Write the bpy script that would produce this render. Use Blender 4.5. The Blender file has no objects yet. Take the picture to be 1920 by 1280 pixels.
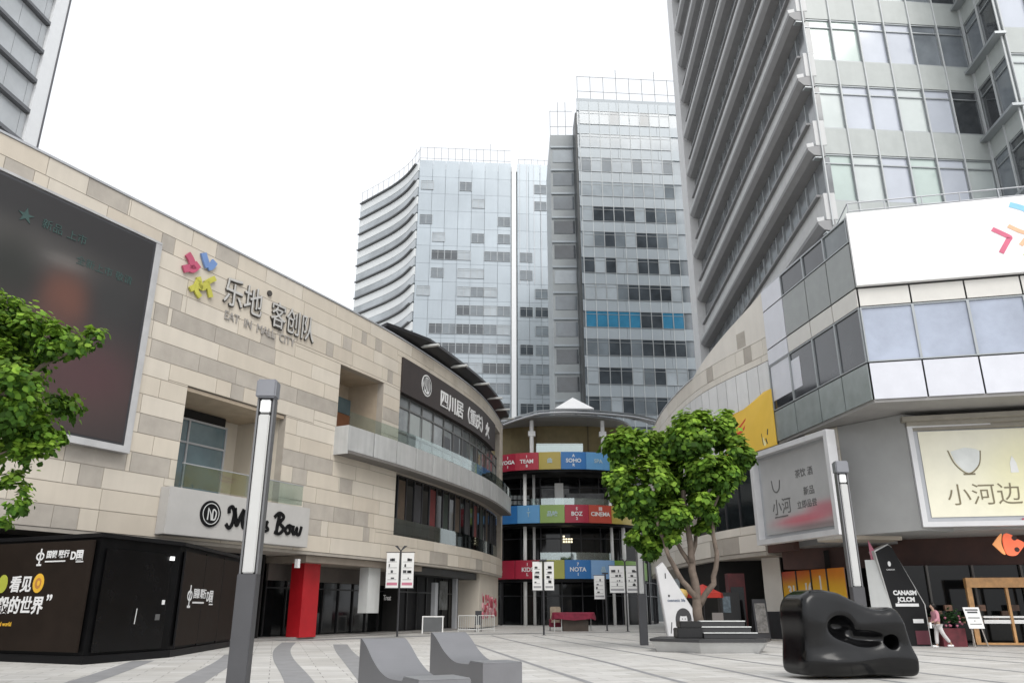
import bpy, bmesh, math, random
from mathutils import Vector, Matrix
R = math.radians
SC = bpy.context.scene
COL = SC.collection
# ------------------------------------------------------------------ camera, world, sun, exposure
EYE = 1.5
PITCH = math.atan(500 / 1464.0)
cam = bpy.data.cameras.new('camera'); cam.sensor_width = 36; cam.lens = 36 * 1464 / 1920.0
cam.clip_start = .1; cam.clip_end = 3000
co = bpy.data.objects.new('camera', cam); COL.objects.link(co)
co.location = (0, 0, EYE); co.rotation_euler = (R(90) + PITCH, 0, 0)
SC.camera = co
SUN_EL, SUN_AZ = R(50), R(158)         # azimuth measured from +Y towards +X
w = bpy.data.worlds.new("World"); SC.world = w; w.use_nodes = True
nt = w.node_tree; nt.nodes.clear()
sky = nt.nodes.new('ShaderNodeTexSky'); sky.sky_type = 'NISHITA'; sky.sun_disc = False
sky.sun_elevation = SUN_EL; sky.sun_rotation = SUN_AZ; sky.air_density = 1.0; sky.dust_density = 4.0; sky.ozone_density = 1.0
hsv = nt.nodes.new('ShaderNodeHueSaturation'); hsv.inputs['Saturation'].default_value = .12
mixw = nt.nodes.new('ShaderNodeMix'); mixw.data_type = 'RGBA'; mixw.inputs[0].default_value = .55
mixw.inputs[7].default_value = (9.3, 9.6, 10.0, 1)      # even overcast veil over the clear sky
bg = nt.nodes.new('ShaderNodeBackground'); bg.inputs['Strength'].default_value = .115
ow = nt.nodes.new('ShaderNodeOutputWorld')
nt.links.new(sky.outputs[0], hsv.inputs['Color']); nt.links.new(hsv.outputs[0], mixw.inputs[6])
nt.links.new(mixw.outputs[2], bg.inputs[0]); nt.links.new(bg.outputs[0], ow.inputs[0])
sl = bpy.data.lights.new('sun', 'SUN'); sl.energy = 1.0; sl.angle = R(35); sl.color = (1, .96, .9)
so = bpy.data.objects.new('sun', sl); COL.objects.link(so)
sd = Vector((math.sin(SUN_AZ) * math.cos(SUN_EL), math.cos(SUN_AZ) * math.cos(SUN_EL), math.sin(SUN_EL)))
so.rotation_euler = sd.to_track_quat('Z', 'Y').to_euler(); so.location = (0, -20, 60)
vs = SC.view_settings; vs.view_transform = 'Standard'; vs.look = 'None'; vs.exposure = 0.6; vs.gamma = 1; vs.use_curve_mapping = False
SC.render.engine = 'CYCLES'
SC.cycles.use_denoising = True
SC.cycles.max_bounces = 6; SC.cycles.transparent_max_bounces = 12
random.seed(7)

# ------------------------------------------------------------------ helpers
class MB:
    """collects shapes, then links them as ONE mesh object"""
    def __init__(s): s.v = []; s.f = []; s.m = []
    def add(s, vs, fs, mi=0):
        n = len(s.v); s.v += [tuple(a) for a in vs]
        for f in fs: s.f.append(tuple(i + n for i in f)); s.m.append(mi)
    def hexa(s, p, mi=0):     # 8 points: bottom ring 0-3, top ring 4-7
        s.add(p, [(3, 2, 1, 0), (4, 5, 6, 7), (0, 1, 5, 4), (1, 2, 6, 5), (2, 3, 7, 6), (3, 0, 4, 7)], mi)
    def box(s, x0, x1, y0, y1, z0, z1, mi=0):
        s.hexa([(x0, y0, z0), (x1, y0, z0), (x1, y1, z0), (x0, y1, z0), (x0, y0, z1), (x1, y0, z1), (x1, y1, z1), (x0, y1, z1)], mi)
    def prism(s, pts, z0, z1, mi=0):
        n = len(pts)
        s.add([(x, y, z0) for x, y in pts] + [(x, y, z1) for x, y in pts],
              [tuple(range(n - 1, -1, -1)), tuple(range(n, 2 * n))] + [(i, (i + 1) % n, n + (i + 1) % n, n + i) for i in range(n)], mi)
    def tube(s, pts, rad, n=8, mi=0, caps=True):
        pts = [Vector(p) for p in pts]; k = len(pts)
        if not isinstance(rad, (list, tuple)): rad = [rad] * k
        vs = []
        for i, p in enumerate(pts):
            t = (pts[min(i + 1, k - 1)] - pts[max(i - 1, 0)]).normalized()
            a = t.orthogonal() if abs(t.z) > .95 else t.cross(Vector((0, 0, 1)))
            a.normalize(); b = t.cross(a)
            if i and (a.dot(pa) < 0): a, b = -a, -b
            pa = a
            for j in range(n):
                q = 2 * math.pi * j / n
                vs.append(p + (a * math.cos(q) + b * math.sin(q)) * rad[i])
        fs = [(i * n + j, i * n + (j + 1) % n, (i + 1) * n + (j + 1) % n, (i + 1) * n + j) for i in range(k - 1) for j in range(n)]
        if caps: fs += [tuple(range(n - 1, -1, -1)), tuple(range((k - 1) * n, k * n))]
        s.add(vs, fs, mi)
    def cslab(s, cv, s0, s1, z0, z1, o0, o1, mi=0, step=1.2, both=True):
        """slab that follows a wall curve"""
        n = max(1, int(math.ceil((s1 - s0) / step))); vs = []
        za, zb = (z0, z0) if not isinstance(z0, tuple) else z0
        zc, zd = (z1, z1) if not isinstance(z1, tuple) else z1
        for i in range(n + 1):
            t = i / n; q = s0 + (s1 - s0) * t; lo = za + (zb - za) * t; hi = zc + (zd - zc) * t
            vs += [cv.W(q, lo, o0), cv.W(q, lo, o1), cv.W(q, hi, o1), cv.W(q, hi, o0)]
        fs = [(0, 1, 2, 3), (4 * n + 3, 4 * n + 2, 4 * n + 1, 4 * n)]
        for i in range(n):
            for j in range(4):
                a = 4 * i + j; b = 4 * i + (j + 1) % 4
                fs.append((a, a + 4, b + 4, b))
        s.add(vs, fs, mi)
    def build(s, name, mats, parent=None, smooth=False, bevel=0):
        me = bpy.data.meshes.new(name); me.from_pydata(s.v, [], s.f)
        for m in (mats if isinstance(mats, (list, tuple)) else [mats]): me.materials.append(m)
        me.polygons.foreach_set('material_index', s.m)
        bm = bmesh.new(); bm.from_mesh(me); bmesh.ops.recalc_face_normals(bm, faces=bm.faces)
        if bevel: bmesh.ops.bevel(bm, geom=[e for e in bm.edges if len(e.link_faces) == 2 and e.calc_face_angle(0) > .6], offset=bevel, segments=2, affect='EDGES', clamp_overlap=True)
        bm.to_mesh(me); bm.free()
        if smooth: me.polygons.foreach_set('use_smooth', [True] * len(me.polygons))
        me.update()
        return link(name, me, parent)

def link(name, me, parent=None):
    o = bpy.data.objects.new(name, me); COL.objects.link(o)
    if parent is not None:
        o.parent = parent; o.matrix_parent_inverse = world_of(parent).inverted()
    return o
def world_of(o):
    m = o.matrix_basis.copy()
    return world_of(o.parent) @ o.matrix_parent_inverse @ m if o.parent else m
def tag(o, label, cat, group=None):
    o['label'] = label; o['category'] = cat
    if group: o['group'] = group
    return o
def thing(name, label, cat, loc=(0, 0, 0), group=None):
    o = bpy.data.objects.new(name, None); COL.objects.link(o); o.location = loc; o.empty_display_size = .3
    return tag(o, label, cat, group)
def struct(o): o['kind'] = 'structure'; return o
def copy_tree(o, parent=None):
    c = o.copy(); COL.objects.link(c)
    if parent is not None: c.parent = parent
    for ch in list(o.children): copy_tree(ch, c)
    return c

class Curve:
    """plan line of a wall; side=+1: outside is to its right when walking along it"""
    def __init__(k, pts, side=1, n=10):
        P = [(2*pts[0][0]-pts[1][0], 2*pts[0][1]-pts[1][1])] + list(pts) + [(2*pts[-1][0]-pts[-2][0], 2*pts[-1][1]-pts[-2][1])]
        o = []
        for i in range(1, len(P) - 2):
            for j in range(n):
                t = j / n
                o.append(tuple(.5*(2*P[i][q]+(P[i+1][q]-P[i-1][q])*t+(2*P[i-1][q]-5*P[i][q]+4*P[i+1][q]-P[i+2][q])*t*t+(3*P[i][q]-P[i-1][q]-3*P[i+1][q]+P[i+2][q])*t**3) for q in (0, 1)))
        o.append(tuple(pts[-1])); k.p = o; k.s = [0]; k.side = side
        for a, b in zip(o, o[1:]): k.s.append(k.s[-1] + math.hypot(b[0]-a[0], b[1]-a[1]))
        k.L = k.s[-1]
        k.n = []
        for i in range(len(o)):
            a, b = o[max(i-1, 0)], o[min(i+1, len(o)-1)]; tx, ty = b[0]-a[0], b[1]-a[1]; l = math.hypot(tx, ty)
            k.n.append((ty/l*side, -tx/l*side))
    def W(k, s, z, o=0.0):
        import bisect
        i = min(max(bisect.bisect(k.s, s) - 1, 0), len(k.p) - 2); t = (s - k.s[i]) / (k.s[i+1] - k.s[i])
        tc = min(max(t, 0), 1)
        x, y = (k.p[i][q] + t * (k.p[i+1][q] - k.p[i][q]) for q in (0, 1))
        nx, ny = (k.n[i][q] + tc * (k.n[i+1][q] - k.n[i][q]) for q in (0, 1))
        return (x + nx * o, y + ny * o, z)
def seg(a, b, side=1): return Curve([a, b], side, n=1)

# 2-D artwork (letters, strokes, discs) mapped on a wall
def on_wall(cv, s0, z0, o, d=1):
    return lambda u, v, h: cv.W(s0 + d * u, z0 + v, o + h)
_fc = {}
def letters(body, size=1.0, depth=.02, bold=0.0, shear=0.0, align='LEFT', squeeze=1.0):
    key = (body, size, depth, bold, shear, align)
    if key not in _fc:
        c = bpy.data.curves.new('letters', 'FONT'); c.body = body; c.size = size; c.extrude = depth / 2; c.offset = bold
        c.shear = shear; c.align_x = align; c.resolution_u = 3
        o = bpy.data.objects.new('letters', c); COL.objects.link(o)
        dg = bpy.context.evaluated_depsgraph_get()
        me = bpy.data.meshes.new_from_object(o.evaluated_get(dg))
        _fc[key] = ([(v.co.x, v.co.y, v.co.z + depth / 2) for v in me.vertices], [tuple(p.vertices) for p in me.polygons])
        bpy.data.objects.remove(o); bpy.data.meshes.remove(me)
    return _fc[key]
def put(mb, shape, fn, mi=0, du=0, dv=0, su=1, sv=1):
    mb.add([fn(du + x * su, dv + y * sv, z) for x, y, z in shape[0]], shape[1], mi)
def stroke(mb, fn, pts, wd, depth=.03, mi=0, base=0.0):
    """a flat brush line through 2-D points; wd may vary"""
    k = len(pts); ws = wd if isinstance(wd, (list, tuple)) else [wd] * k
    vs = []
    for i, (x, y) in enumerate(pts):
        a, b = pts[max(i-1, 0)], pts[min(i+1, k-1)]; tx, ty = b[0]-a[0], b[1]-a[1]; l = math.hypot(tx, ty) or 1
        nx, ny = -ty/l*ws[i]/2, tx/l*ws[i]/2
        vs += [fn(x-nx, y-ny, base), fn(x+nx, y+ny, base), fn(x+nx, y+ny, base+depth), fn(x-nx, y-ny, base+depth)]
    fs = [(0, 1, 2, 3), (4*k-1, 4*k-2, 4*k-3, 4*k-4)]
    for i in range(k - 1):
        for j in range(4):
            a = 4*i+j; b = 4*i+(j+1) % 4; fs.append((a, a+4, b+4, b))
    mb.add(vs, fs, mi)
def poly2(mb, fn, pts, depth=.03, mi=0, base=0.0):
    n = len(pts)
    mb.add([fn(x, y, base) for x, y in pts] + [fn(x, y, base + depth) for x, y in pts],
           [tuple(range(n-1, -1, -1)), tuple(range(n, 2*n))] + [(i, (i+1) % n, n+(i+1) % n, n+i) for i in range(n)], mi)
def rect2(mb, fn, x0, y0, x1, y1, depth=.03, mi=0, base=0.0): poly2(mb, fn, [(x0, y0), (x1, y0), (x1, y1), (x0, y1)], depth, mi, base)
def disc(cx, cy, r, n=20, ry=None, a0=0, a1=360):
    ry = ry or r
    return [(cx + r*math.cos(R(a0+(a1-a0)*i/n)), cy + ry*math.sin(R(a0+(a1-a0)*i/n))) for i in range(n if a1-a0 == 360 else n+1)]
def smooth2(pts, n=6):
    P = [pts[0]] + list(pts) + [pts[-1]]; o = []
    for i in range(1, len(P) - 2):
        for j in range(n):
            t = j / n
            o.append(tuple(.5*(2*P[i][q]+(P[i+1][q]-P[i-1][q])*t+(2*P[i-1][q]-5*P[i][q]+4*P[i+1][q]-P[i+2][q])*t*t+(3*P[i][q]-P[i-1][q]-3*P[i+1][q]+P[i+2][q])*t**3) for q in (0, 1)))
    return o + [pts[-1]]

# ------------------------------------------------------------------ materials
_mats = {}
def mat(name, col, rough=.6, metal=0.0, var=.12, scale=1.5, spec=.5, bump=0.0, bscale=30, streak=0.0, rand=0.0, alpha=None, emit=0.0):
    if name in _mats: return _mats[name]
    m = bpy.data.materials.new(name); m.use_nodes = True; t = m.node_tree; b = t.nodes['Principled BSDF']
    b.inputs['Roughness'].default_value = rough; b.inputs['Metallic'].default_value = metal
    b.inputs['Specular IOR Level'].default_value = spec
    N = t.nodes.new; Lk = t.links.new
    geo = N('ShaderNodeNewGeometry')
    nz = N('ShaderNodeTexNoise'); nz.inputs['Scale'].default_value = scale; nz.inputs['Detail'].default_value = 5; nz.inputs['Roughness'].default_value = .6
    Lk(geo.outputs['Position'], nz.inputs['Vector'])
    mr = N('ShaderNodeMapRange'); mr.inputs[1].default_value = .3; mr.inputs[2].default_value = .7
    mr.inputs[3].default_value = 1 - var; mr.inputs[4].default_value = 1 + var * .7
    Lk(nz.outputs[0], mr.inputs[0]); fac = mr.outputs[0]
    if streak:      # rain streaks: noise stretched down the wall
        mp = N('ShaderNodeMapping'); mp.inputs['Scale'].default_value = (1.6, 1.6, .12); Lk(geo.outputs['Position'], mp.inputs[0])
        n2 = N('ShaderNodeTexNoise'); n2.inputs['Scale'].default_value = 1.4; n2.inputs['Detail'].default_value = 4; Lk(mp.outputs[0], n2.inputs['Vector'])
        m2 = N('ShaderNodeMapRange'); m2.inputs[1].default_value = .35; m2.inputs[2].default_value = .65; m2.inputs[3].default_value = 1 - streak; m2.inputs[4].default_value = 1
        Lk(n2.outputs[0], m2.inputs[0]); mm = N('ShaderNodeMath'); mm.operation = 'MULTIPLY'; Lk(fac, mm.inputs[0]); Lk(m2.outputs[0], mm.inputs[1]); fac = mm.outputs[0]
    if rand:        # every separate panel or leaf a little different
        m3 = N('ShaderNodeMapRange'); m3.inputs[3].default_value = 1 - rand; m3.inputs[4].default_value = 1 + rand
        Lk(geo.outputs['Random Per Island'], m3.inputs[0]); mm = N('ShaderNodeMath'); mm.operation = 'MULTIPLY'; Lk(fac, mm.inputs[0]); Lk(m3.outputs[0], mm.inputs[1]); fac = mm.outputs[0]
    mx = N('ShaderNodeMix'); mx.data_type = 'RGBA'; mx.blend_type = 'MULTIPLY'; mx.inputs[0].default_value = 1
    mx.inputs[6].default_value = (*col, 1)
    Lk(fac, mx.inputs[7]); Lk(mx.outputs[2], b.inputs['Base Color'])
    rr = N('ShaderNodeMapRange'); rr.inputs[3].default_value = max(.02, rough - .06); rr.inputs[4].default_value = min(1, rough + .08)
    Lk(nz.outputs[0], rr.inputs[0]); Lk(rr.outputs[0], b.inputs['Roughness'])
    if bump:
        n3 = N('ShaderNodeTexNoise'); n3.inputs['Scale'].default_value = bscale; n3.inputs['Detail'].default_value = 3; Lk(geo.outputs['Position'], n3.inputs['Vector'])
        bp = N('ShaderNodeBump'); bp.inputs['Strength'].default_value = bump; bp.inputs['Distance'].default_value = .02
        Lk(n3.outputs[0], bp.inputs['Height']); Lk(bp.outputs[0], b.inputs['Normal'])
    if emit:
        Lk(mx.outputs[2], b.inputs['Emission Color']); b.inputs['Emission Strength'].default_value = emit
    if alpha is not None: b.inputs['Alpha'].default_value = alpha
    _mats[name] = m; return m
def clear_glass(name, tint=(.80, .86, .84), through=.86):
    if name in _mats: return _mats[name]
    m = bpy.data.materials.new(name); m.use_nodes = True; t = m.node_tree; t.nodes.clear(); N = t.nodes.new
    o = N('ShaderNodeOutputMaterial'); tr = N('ShaderNodeBsdfTransparent'); tr.inputs[0].default_value = (*tint, 1)
    g = N('ShaderNodeBsdfGlossy'); g.inputs['Roughness'].default_value = .03; g.inputs[0].default_value = (.9, .95, .95, 1)
    lw_ = N('ShaderNodeLayerWeight'); lw_.inputs[0].default_value = .5; f = N('ShaderNodeMath'); f.operation = 'POWER'; f.inputs[1].default_value = 3.5; t.links.new(lw_.outputs['Facing'], f.inputs[0])
    mr = N('ShaderNodeMapRange'); mr.inputs[3].default_value = max(.03, (1 - through)*.5); mr.inputs[4].default_value = .75
    mx = N('ShaderNodeMixShader'); t.links.new(f.outputs[0], mr.inputs[0]); t.links.new(mr.outputs[0], mx.inputs[0])
    t.links.new(tr.outputs[0], mx.inputs[1]); t.links.new(g.outputs[0], mx.inputs[2]); t.links.new(mx.outputs[0], o.inputs[0])
    _mats[name] = m; return m
def leaf_mat(name, col):
    m = mat(name, col, .6, var=.35, scale=1.3, rand=.5, spec=.18)
    t = m.node_tree; b = t.nodes['Principled BSDF']; out = t.nodes['Material Output']
    tl = t.nodes.new('ShaderNodeBsdfTranslucent'); mx = t.nodes.new('ShaderNodeMixShader'); mx.inputs[0].default_value = .4
    src = b.inputs['Base Color'].links[0].from_socket
    t.links.new(src, tl.inputs[0]); t.links.new(b.outputs[0], mx.inputs[1]); t.links.new(tl.outputs[0], mx.inputs[2]); t.links.new(mx.outputs[0], out.inputs[0])
    return m

STONE = [mat('stone_cream', (.56, .505, .425), .75, var=.06, scale=.5, streak=.05, rand=.04, bump=.15),
         mat('stone_pale', (.58, .53, .455), .75, var=.06, scale=.5, streak=.05, rand=.04, bump=.15),
         mat('stone_buff', (.535, .478, .40), .75, var=.07, scale=.6, streak=.05, rand=.05, bump=.15),
         mat('stone_grey', (.405, .37, .325), .75, var=.12, scale=1.2, streak=.05, rand=.07, bump=.2)]
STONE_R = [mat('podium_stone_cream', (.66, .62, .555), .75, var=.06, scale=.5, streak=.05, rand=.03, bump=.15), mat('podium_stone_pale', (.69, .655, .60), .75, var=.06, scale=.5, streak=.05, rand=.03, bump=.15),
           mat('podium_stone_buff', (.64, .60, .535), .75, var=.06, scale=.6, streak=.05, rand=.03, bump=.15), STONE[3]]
STONE_BACK = mat('stone_joint', (.36, .325, .28), .9)
GREYMETAL = mat('grey_metal', (.42, .43, .45), .4, .3, var=.06)
PALEPANEL = mat('pale_panel', (.58, .59, .58), .45, var=.06, rand=.04, streak=.08)
DARKMETAL = mat('dark_metal', (.05, .05, .055), .4, .3)
BLACK = mat('black_paint', (.006, .006, .007), .5, var=.3, spec=.2)
BLACKGLASS = mat('black_glass', (.006, .0065, .007), .06, var=.2, spec=.3)
BROWNBOARD = mat('brown_board', (.018, .0125, .0095), .6, var=.2, spec=.12)
WHITE = mat('white_paint', (.80, .80, .80), .5, var=.04)
SIGNWHITE = mat('sign_white', (.80, .80, .79), .55, var=.06)
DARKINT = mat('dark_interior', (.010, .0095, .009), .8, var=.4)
RED = mat('red_panel', (.40, .009, .015), .45, var=.12)
RAILGLASS = clear_glass('rail_glass')

# ------------------------------------------------------------------ the ground
m = mat('paving_stone', (.545, .535, .515), .65, var=.15, scale=.5, bump=.1, bscale=20)
t = m.node_tree; N = t.nodes.new
geo = N('ShaderNodeNewGeometry'); mp = N('ShaderNodeMapping'); mp.inputs['Rotation'].default_value = (0, 0, R(-16))
t.links.new(geo.outputs['Position'], mp.inputs[0])
bk = N('ShaderNodeTexBrick'); bk.inputs['Scale'].default_value = 1; bk.inputs['Brick Width'].default_value = 1.2; bk.inputs['Row Height'].default_value = .6
bk.inputs['Mortar Size'].default_value = .012; bk.inputs['Color1'].default_value = (1, 1, 1, 1); bk.inputs['Color2'].default_value = (.84, .83, .81, 1); bk.inputs['Mortar'].default_value = (.42, .41, .4, 1)
t.links.new(mp.outputs[0], bk.inputs[0])
b = t.nodes['Principled BSDF']; src = b.inputs['Base Color'].links[0].from_socket
mx = N('ShaderNodeMix'); mx.data_type = 'RGBA'; mx.blend_type = 'MULTIPLY'; mx.inputs[0].default_value = 1
t.links.new(src, mx.inputs[6]); t.links.new(bk.outputs[0], mx.inputs[7]); t.links.new(mx.outputs[2], b.inputs['Base Color'])
n4 = N('ShaderNodeTexNoise'); n4.inputs['Scale'].default_value = 2.2; n4.inputs['Detail'].default_value = 8; n4.inputs['Roughness'].default_value = .7
t.links.new(geo.outputs['Position'], n4.inputs['Vector'])
m4 = N('ShaderNodeMapRange'); m4.inputs[1].default_value = .60; m4.inputs[2].default_value = .72; m4.inputs[3].default_value = 1; m4.inputs[4].default_value = .74
t.links.new(n4.outputs[0], m4.inputs[0])      # spilled and trodden stains
mx2 = N('ShaderNodeMix'); mx2.data_type = 'RGBA'; mx2.blend_type = 'MULTIPLY'; mx2.inputs[0].default_value = 1
t.links.new(mx.outputs[2], mx2.inputs[6]); t.links.new(m4.outputs[0], mx2.inputs[7]); t.links.new(mx2.outputs[2], b.inputs['Base Color'])
PAVE = m
g = MB(); g.add([(-600, -120, 0), (600, -120, 0), (600, 900, 0), (-600, 900, 0)], [(0, 1, 2, 3)])
struct(g.build('ground', PAVE))
BAND = mat('paving_dark_band', (.245, .245, .25), .75, var=.15, scale=2, bump=.1)
def ground_strip(name, pts, wd, z=.004, m=BAND):
    P = smooth2(pts, 10); k = len(P); mb = MB(); vs = []
    for i, (x, y) in enumerate(P):
        a, b = P[max(i-1, 0)], P[min(i+1, k-1)]; tx, ty = b[0]-a[0], b[1]-a[1]; l = math.hypot(tx, ty)
        vs += [(x - ty/l*wd/2, y + tx/l*wd/2, z), (x + ty/l*wd/2, y - tx/l*wd/2, z)]
    mb.add(vs, [(2*i, 2*i+1, 2*i+3, 2*i+2) for i in range(k-1)])
    return struct(mb.build(name, m))
for pts in ([(-10.4, 39), (-8.9, 32.5), (-7.14, 26.3), (-4.5, 18), (-2.6, 11)], [(-7.6, 37), (-6.2, 31), (-4.68, 25), (-2.4, 16)],
            [(-9.6, 29), (-8.5, 25), (-6.85, 18), (-5, 11)], [(-11.2, 25.6), (-9.2, 18), (-7.4, 10)]):
    ground_strip('paving_band', pts, .62)
ground_strip('paving_band', [(-16, 41.5), (-13.4, 42.5), (-10.6, 41.6), (-7.5, 45), (-2, 51.2), (8.6, 56), (16, 52)], 1.1, .008)
for pts in ([(-2.9, 47), (-2.06, 39.4), (.4, 25), (1.6, 18.4), (3, 10)], [(-1.2, 49), (-.51, 44.3), (2.41, 27.2), (3.63, 18.4), (5, 10)],
            [(1.2, 49), (1.84, 44.3), (4.82, 27.2), (5.91, 18.4), (7.2, 10)], [(2.2, 50), (2.74, 47.7), (7.49, 22.8), (9.4, 12)],
            [(4.4, 50), (6.5, 39), (8.6, 30), (10.2, 20), (11.4, 12)], [(7.2, 50), (9.6, 40), (11.4, 30), (12.9, 20), (14, 12)],
            [(9.8, 44), (12.6, 34), (14.6, 26), (16, 18)], [(13.2, 37), (15.4, 30), (17.8, 22), (19.2, 16)], [(17.2, 32), (20, 24), (22, 17)]):
    ground_strip('paving_line', pts, .17)

# ------------------------------------------------------------------ stone cladding cut round openings
def cut(r, holes):
    out = [r]
    for h in holes:
        nx = []
        for a in out:
            s0, s1, z0, z1 = a
            if h[1] <= s0 or h[0] >= s1 or h[3] <= z0 or h[2] >= z1: nx.append(a); continue
            if h[2] > z0: nx.append((s0, s1, z0, h[2]))
            if h[3] < z1: nx.append((s0, s1, h[3], z1))
            lo, hi = max(z0, h[2]), min(z1, h[3])
            if h[0] > s0: nx.append((s0, h[0], lo, hi))
            if h[1] < s1: nx.append((h[1], s1, lo, hi))
        out = nx
    return [a for a in out if a[1]-a[0] > .04 and a[3]-a[2] > .04]
def wall_with_holes(name, cv, s0, s1, z0, z1, holes, parent, m, o0=-.45, o1=-.025):
    mb = MB()
    for r in cut((s0, s1, z0, z1), holes): mb.cslab(cv, *r, o0, o1)
    return mb.build(name, m, parent)
def cladding(cv, s0, s1, z0, z1, row, holes, dark, parent, seed=1, lens=(2.2, 5.2), off=0.0, mats_=None):
    rnd = random.Random(seed); mb = MB(); n = round((z1 - z0) / row); h = (z1 - z0) / n; G = .014
    rects = list(dark)
    for i in range(n):
        a = z0 + i*h; q = s0 - rnd.random()*3
        while q < s1:
            l = rnd.uniform(*lens); mi = rnd.choice((0, 0, 1, 1, 2))
            base = cut((max(q, s0), min(q+l, s1), a, a+h), list(holes) + [(d[0], d[1], d[2], d[3]) for d in rects]) if min(q+l, s1) > max(q, s0) else []
            for r in base: mb.cslab(cv, r[0]+G, r[1]-G, r[2]+G, r[3]-G, -.024, off, mi)
            q += l
    for d in rects:
        q = d[0]
        while q < d[1] - .02:
            l = rnd.uniform(1.6, 3.0); e = d[1] if d[1]-q-l < .8 else q+l
            for r in cut((q, e, d[2], d[3]), holes): mb.cslab(cv, r[0]+G, r[1]-G, r[2]+G, r[3]-G, -.024, off - .003, 3)
            q = e
    return mb.build('stone_cladding', mats_ or STONE, parent)

def print_panel(name, fn, x0, y0, x1, y1, colour, parent=None, depth=.03, nx=40, ny=30, rough=.4):
    """a flat printed sheet whose picture is made of soft colour fields"""
    vs = []; fs = []
    for j in range(ny+1):
        for i in range(nx+1): vs.append(fn(x0+(x1-x0)*i/nx, y0+(y1-y0)*j/ny, depth))
    for j in range(ny):
        for i in range(nx):
            a = j*(nx+1)+i; fs.append((a, a+1, a+nx+2, a+nx+1))
    k = len(vs); cr = [(0, 0), (nx, 0), (nx, ny), (0, ny)]
    for i, j in cr: vs.append(fn(x0+(x1-x0)*i/nx, y0+(y1-y0)*j/ny, 0))
    c = [j*(nx+1)+i for i, j in cr]
    fs += [(k+3, k+2, k+1, k)] + [(k+i, k+(i+1) % 4, c[(i+1) % 4], c[i]) for i in range(4)]
    me = bpy.data.meshes.new(name); me.from_pydata(vs, [], fs)
    ca = me.color_attributes.new('print', 'FLOAT_COLOR', 'POINT')
    for j in range(ny+1):
        for i in range(nx+1): ca.data[j*(nx+1)+i].color = (*colour(i/nx, j/ny), 1)
    for i in range(4): ca.data[k+i].color = (.2, .2, .2, 1)
    mn = 'printed_sheet_%g' % rough
    if mn not in bpy.data.materials:
        m = mat(mn, (1, 1, 1), rough, var=.05); t = m.node_tree; b = t.nodes['Principled BSDF']
        at = t.nodes.new('ShaderNodeAttribute'); at.attribute_name = 'print'; src = b.inputs['Base Color'].links[0].from_socket
        mx = t.nodes.new('ShaderNodeMix'); mx.data_type = 'RGBA'; mx.blend_type = 'MULTIPLY'; mx.inputs[0].default_value = 1
        t.links.new(src, mx.inputs[6]); t.links.new(at.outputs['Color'], mx.inputs[7]); t.links.new(mx.outputs[2], b.inputs['Base Color'])
    me.materials.append(bpy.data.materials[mn]); me.update()
    return link(name, me, parent)
def blobs(base, lst):
    def f(u, v):
        c = list(base)
        for (x, y, rx, ry, col, a) in lst:
            k = a * math.exp(-(((u-x)/rx)**2 + ((v-y)/ry)**2)**1.5)
            c = [p*(1-k) + q*k for p, q in zip(c, col)]
        return tuple(c)
    return f

MULLION = mat('mullion_grey', (.33, .35, .36), .35, .4, var=.05)
def window(cv, a, b_, z0, z1, m, parent, fm=None, o=.0, fw=.05, name='window'):
    mb = MB(); mb.cslab(cv, a+fw, b_-fw, z0+fw, z1-fw, o-.02, o, step=30); wd = mb.build(name, m, parent)
    f = MB()
    f.cslab(cv, a, a+fw, z0, z1, o-.04, o+.07, step=30); f.cslab(cv, b_-fw, b_, z0, z1, o-.04, o+.07, step=30)
    f.cslab(cv, a+fw, b_-fw, z0, z0+fw, o-.04, o+.068, step=30); f.cslab(cv, a+fw, b_-fw, z1-fw, z1, o-.04, o+.068, step=30)
    f.build('window_frame', fm or MULLION, wd); return wd
# ================================================================== stone mall on the west side of the plaza
LF = Curve([(-23.5, 16), (-21.4, 20), (-18.76, 24.6), (-15.55, 30.8), (-12.9, 36), (-9.19, 43.4), (-7.0, 48.3), (-4.36, 55.7), (-2.43, 62.65), (-1.1, 71.4), (-.6, 78)])
mall = thing('shopping_mall', 'curved cream stone mall wall with dark shopfronts below and a long grey balcony', 'building', (-12, 44, 0))
ROW = [4.25 + i*13.75/17 for i in range(18)]
OP1 = (19.55, 25.8, 6.35, 10.8); OP2 = (29.75, 34.05, 11.0, 14.6)
HOLES = [OP1, OP2, (36.0, 61.5, 5.68, 9.45), (36.0, 60.0, 11.0, 16.85)]
DK = [(10.2, 11.3, 15), (13.4, 15.3, 16), (17.1, 17.8, 15), (20.1, 21.5, 16), (18.0, 18.6, 12), (17.3, 18.0, 11), (18.2, 24.6, 11), (17.4, 24.2, 9),
      (23.5, 24.5, 12), (24.6, 25.0, 13), (28.4, 29.0, 13), (29.8, 30.6, 14), (31.5, 32.0, 15), (32.9, 33.6, 15), (17.4, 19.5, 5), (24.6, 29.7, 9),
      (34.4, 35.0, 13), (34.1, 35.9, 10), (15.2, 16.2, 2), (14.5, 17.1, 3), (17.3, 19.2, 3), (24.9, 29.7, 5), (26.6, 27.7, 4), (30.4, 31.5, 4),
      (27.6, 33.2, 2), (28.0, 29.1, 1), (32.8, 33.4, 1), (10, 15.5, 0), (22.0, 22.8, 8), (4, 9, 16), (41, 44, 0), (50, 52, 0)]
wall_with_holes('wall', LF, 0, 62.3, 4.25, 18, HOLES, mall, STONE_BACK)
cladding(LF, 0, 62.3, 4.25, 18, .809, HOLES, [(a, b, ROW[i], ROW[i+1]) for a, b, i in DK], mall, seed=4)
mb = MB(); mb.cslab(LF, 0, 62.3, 18.0, 18.09, -.6, .05); mb.build('coping', GREYMETAL, mall)
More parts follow.
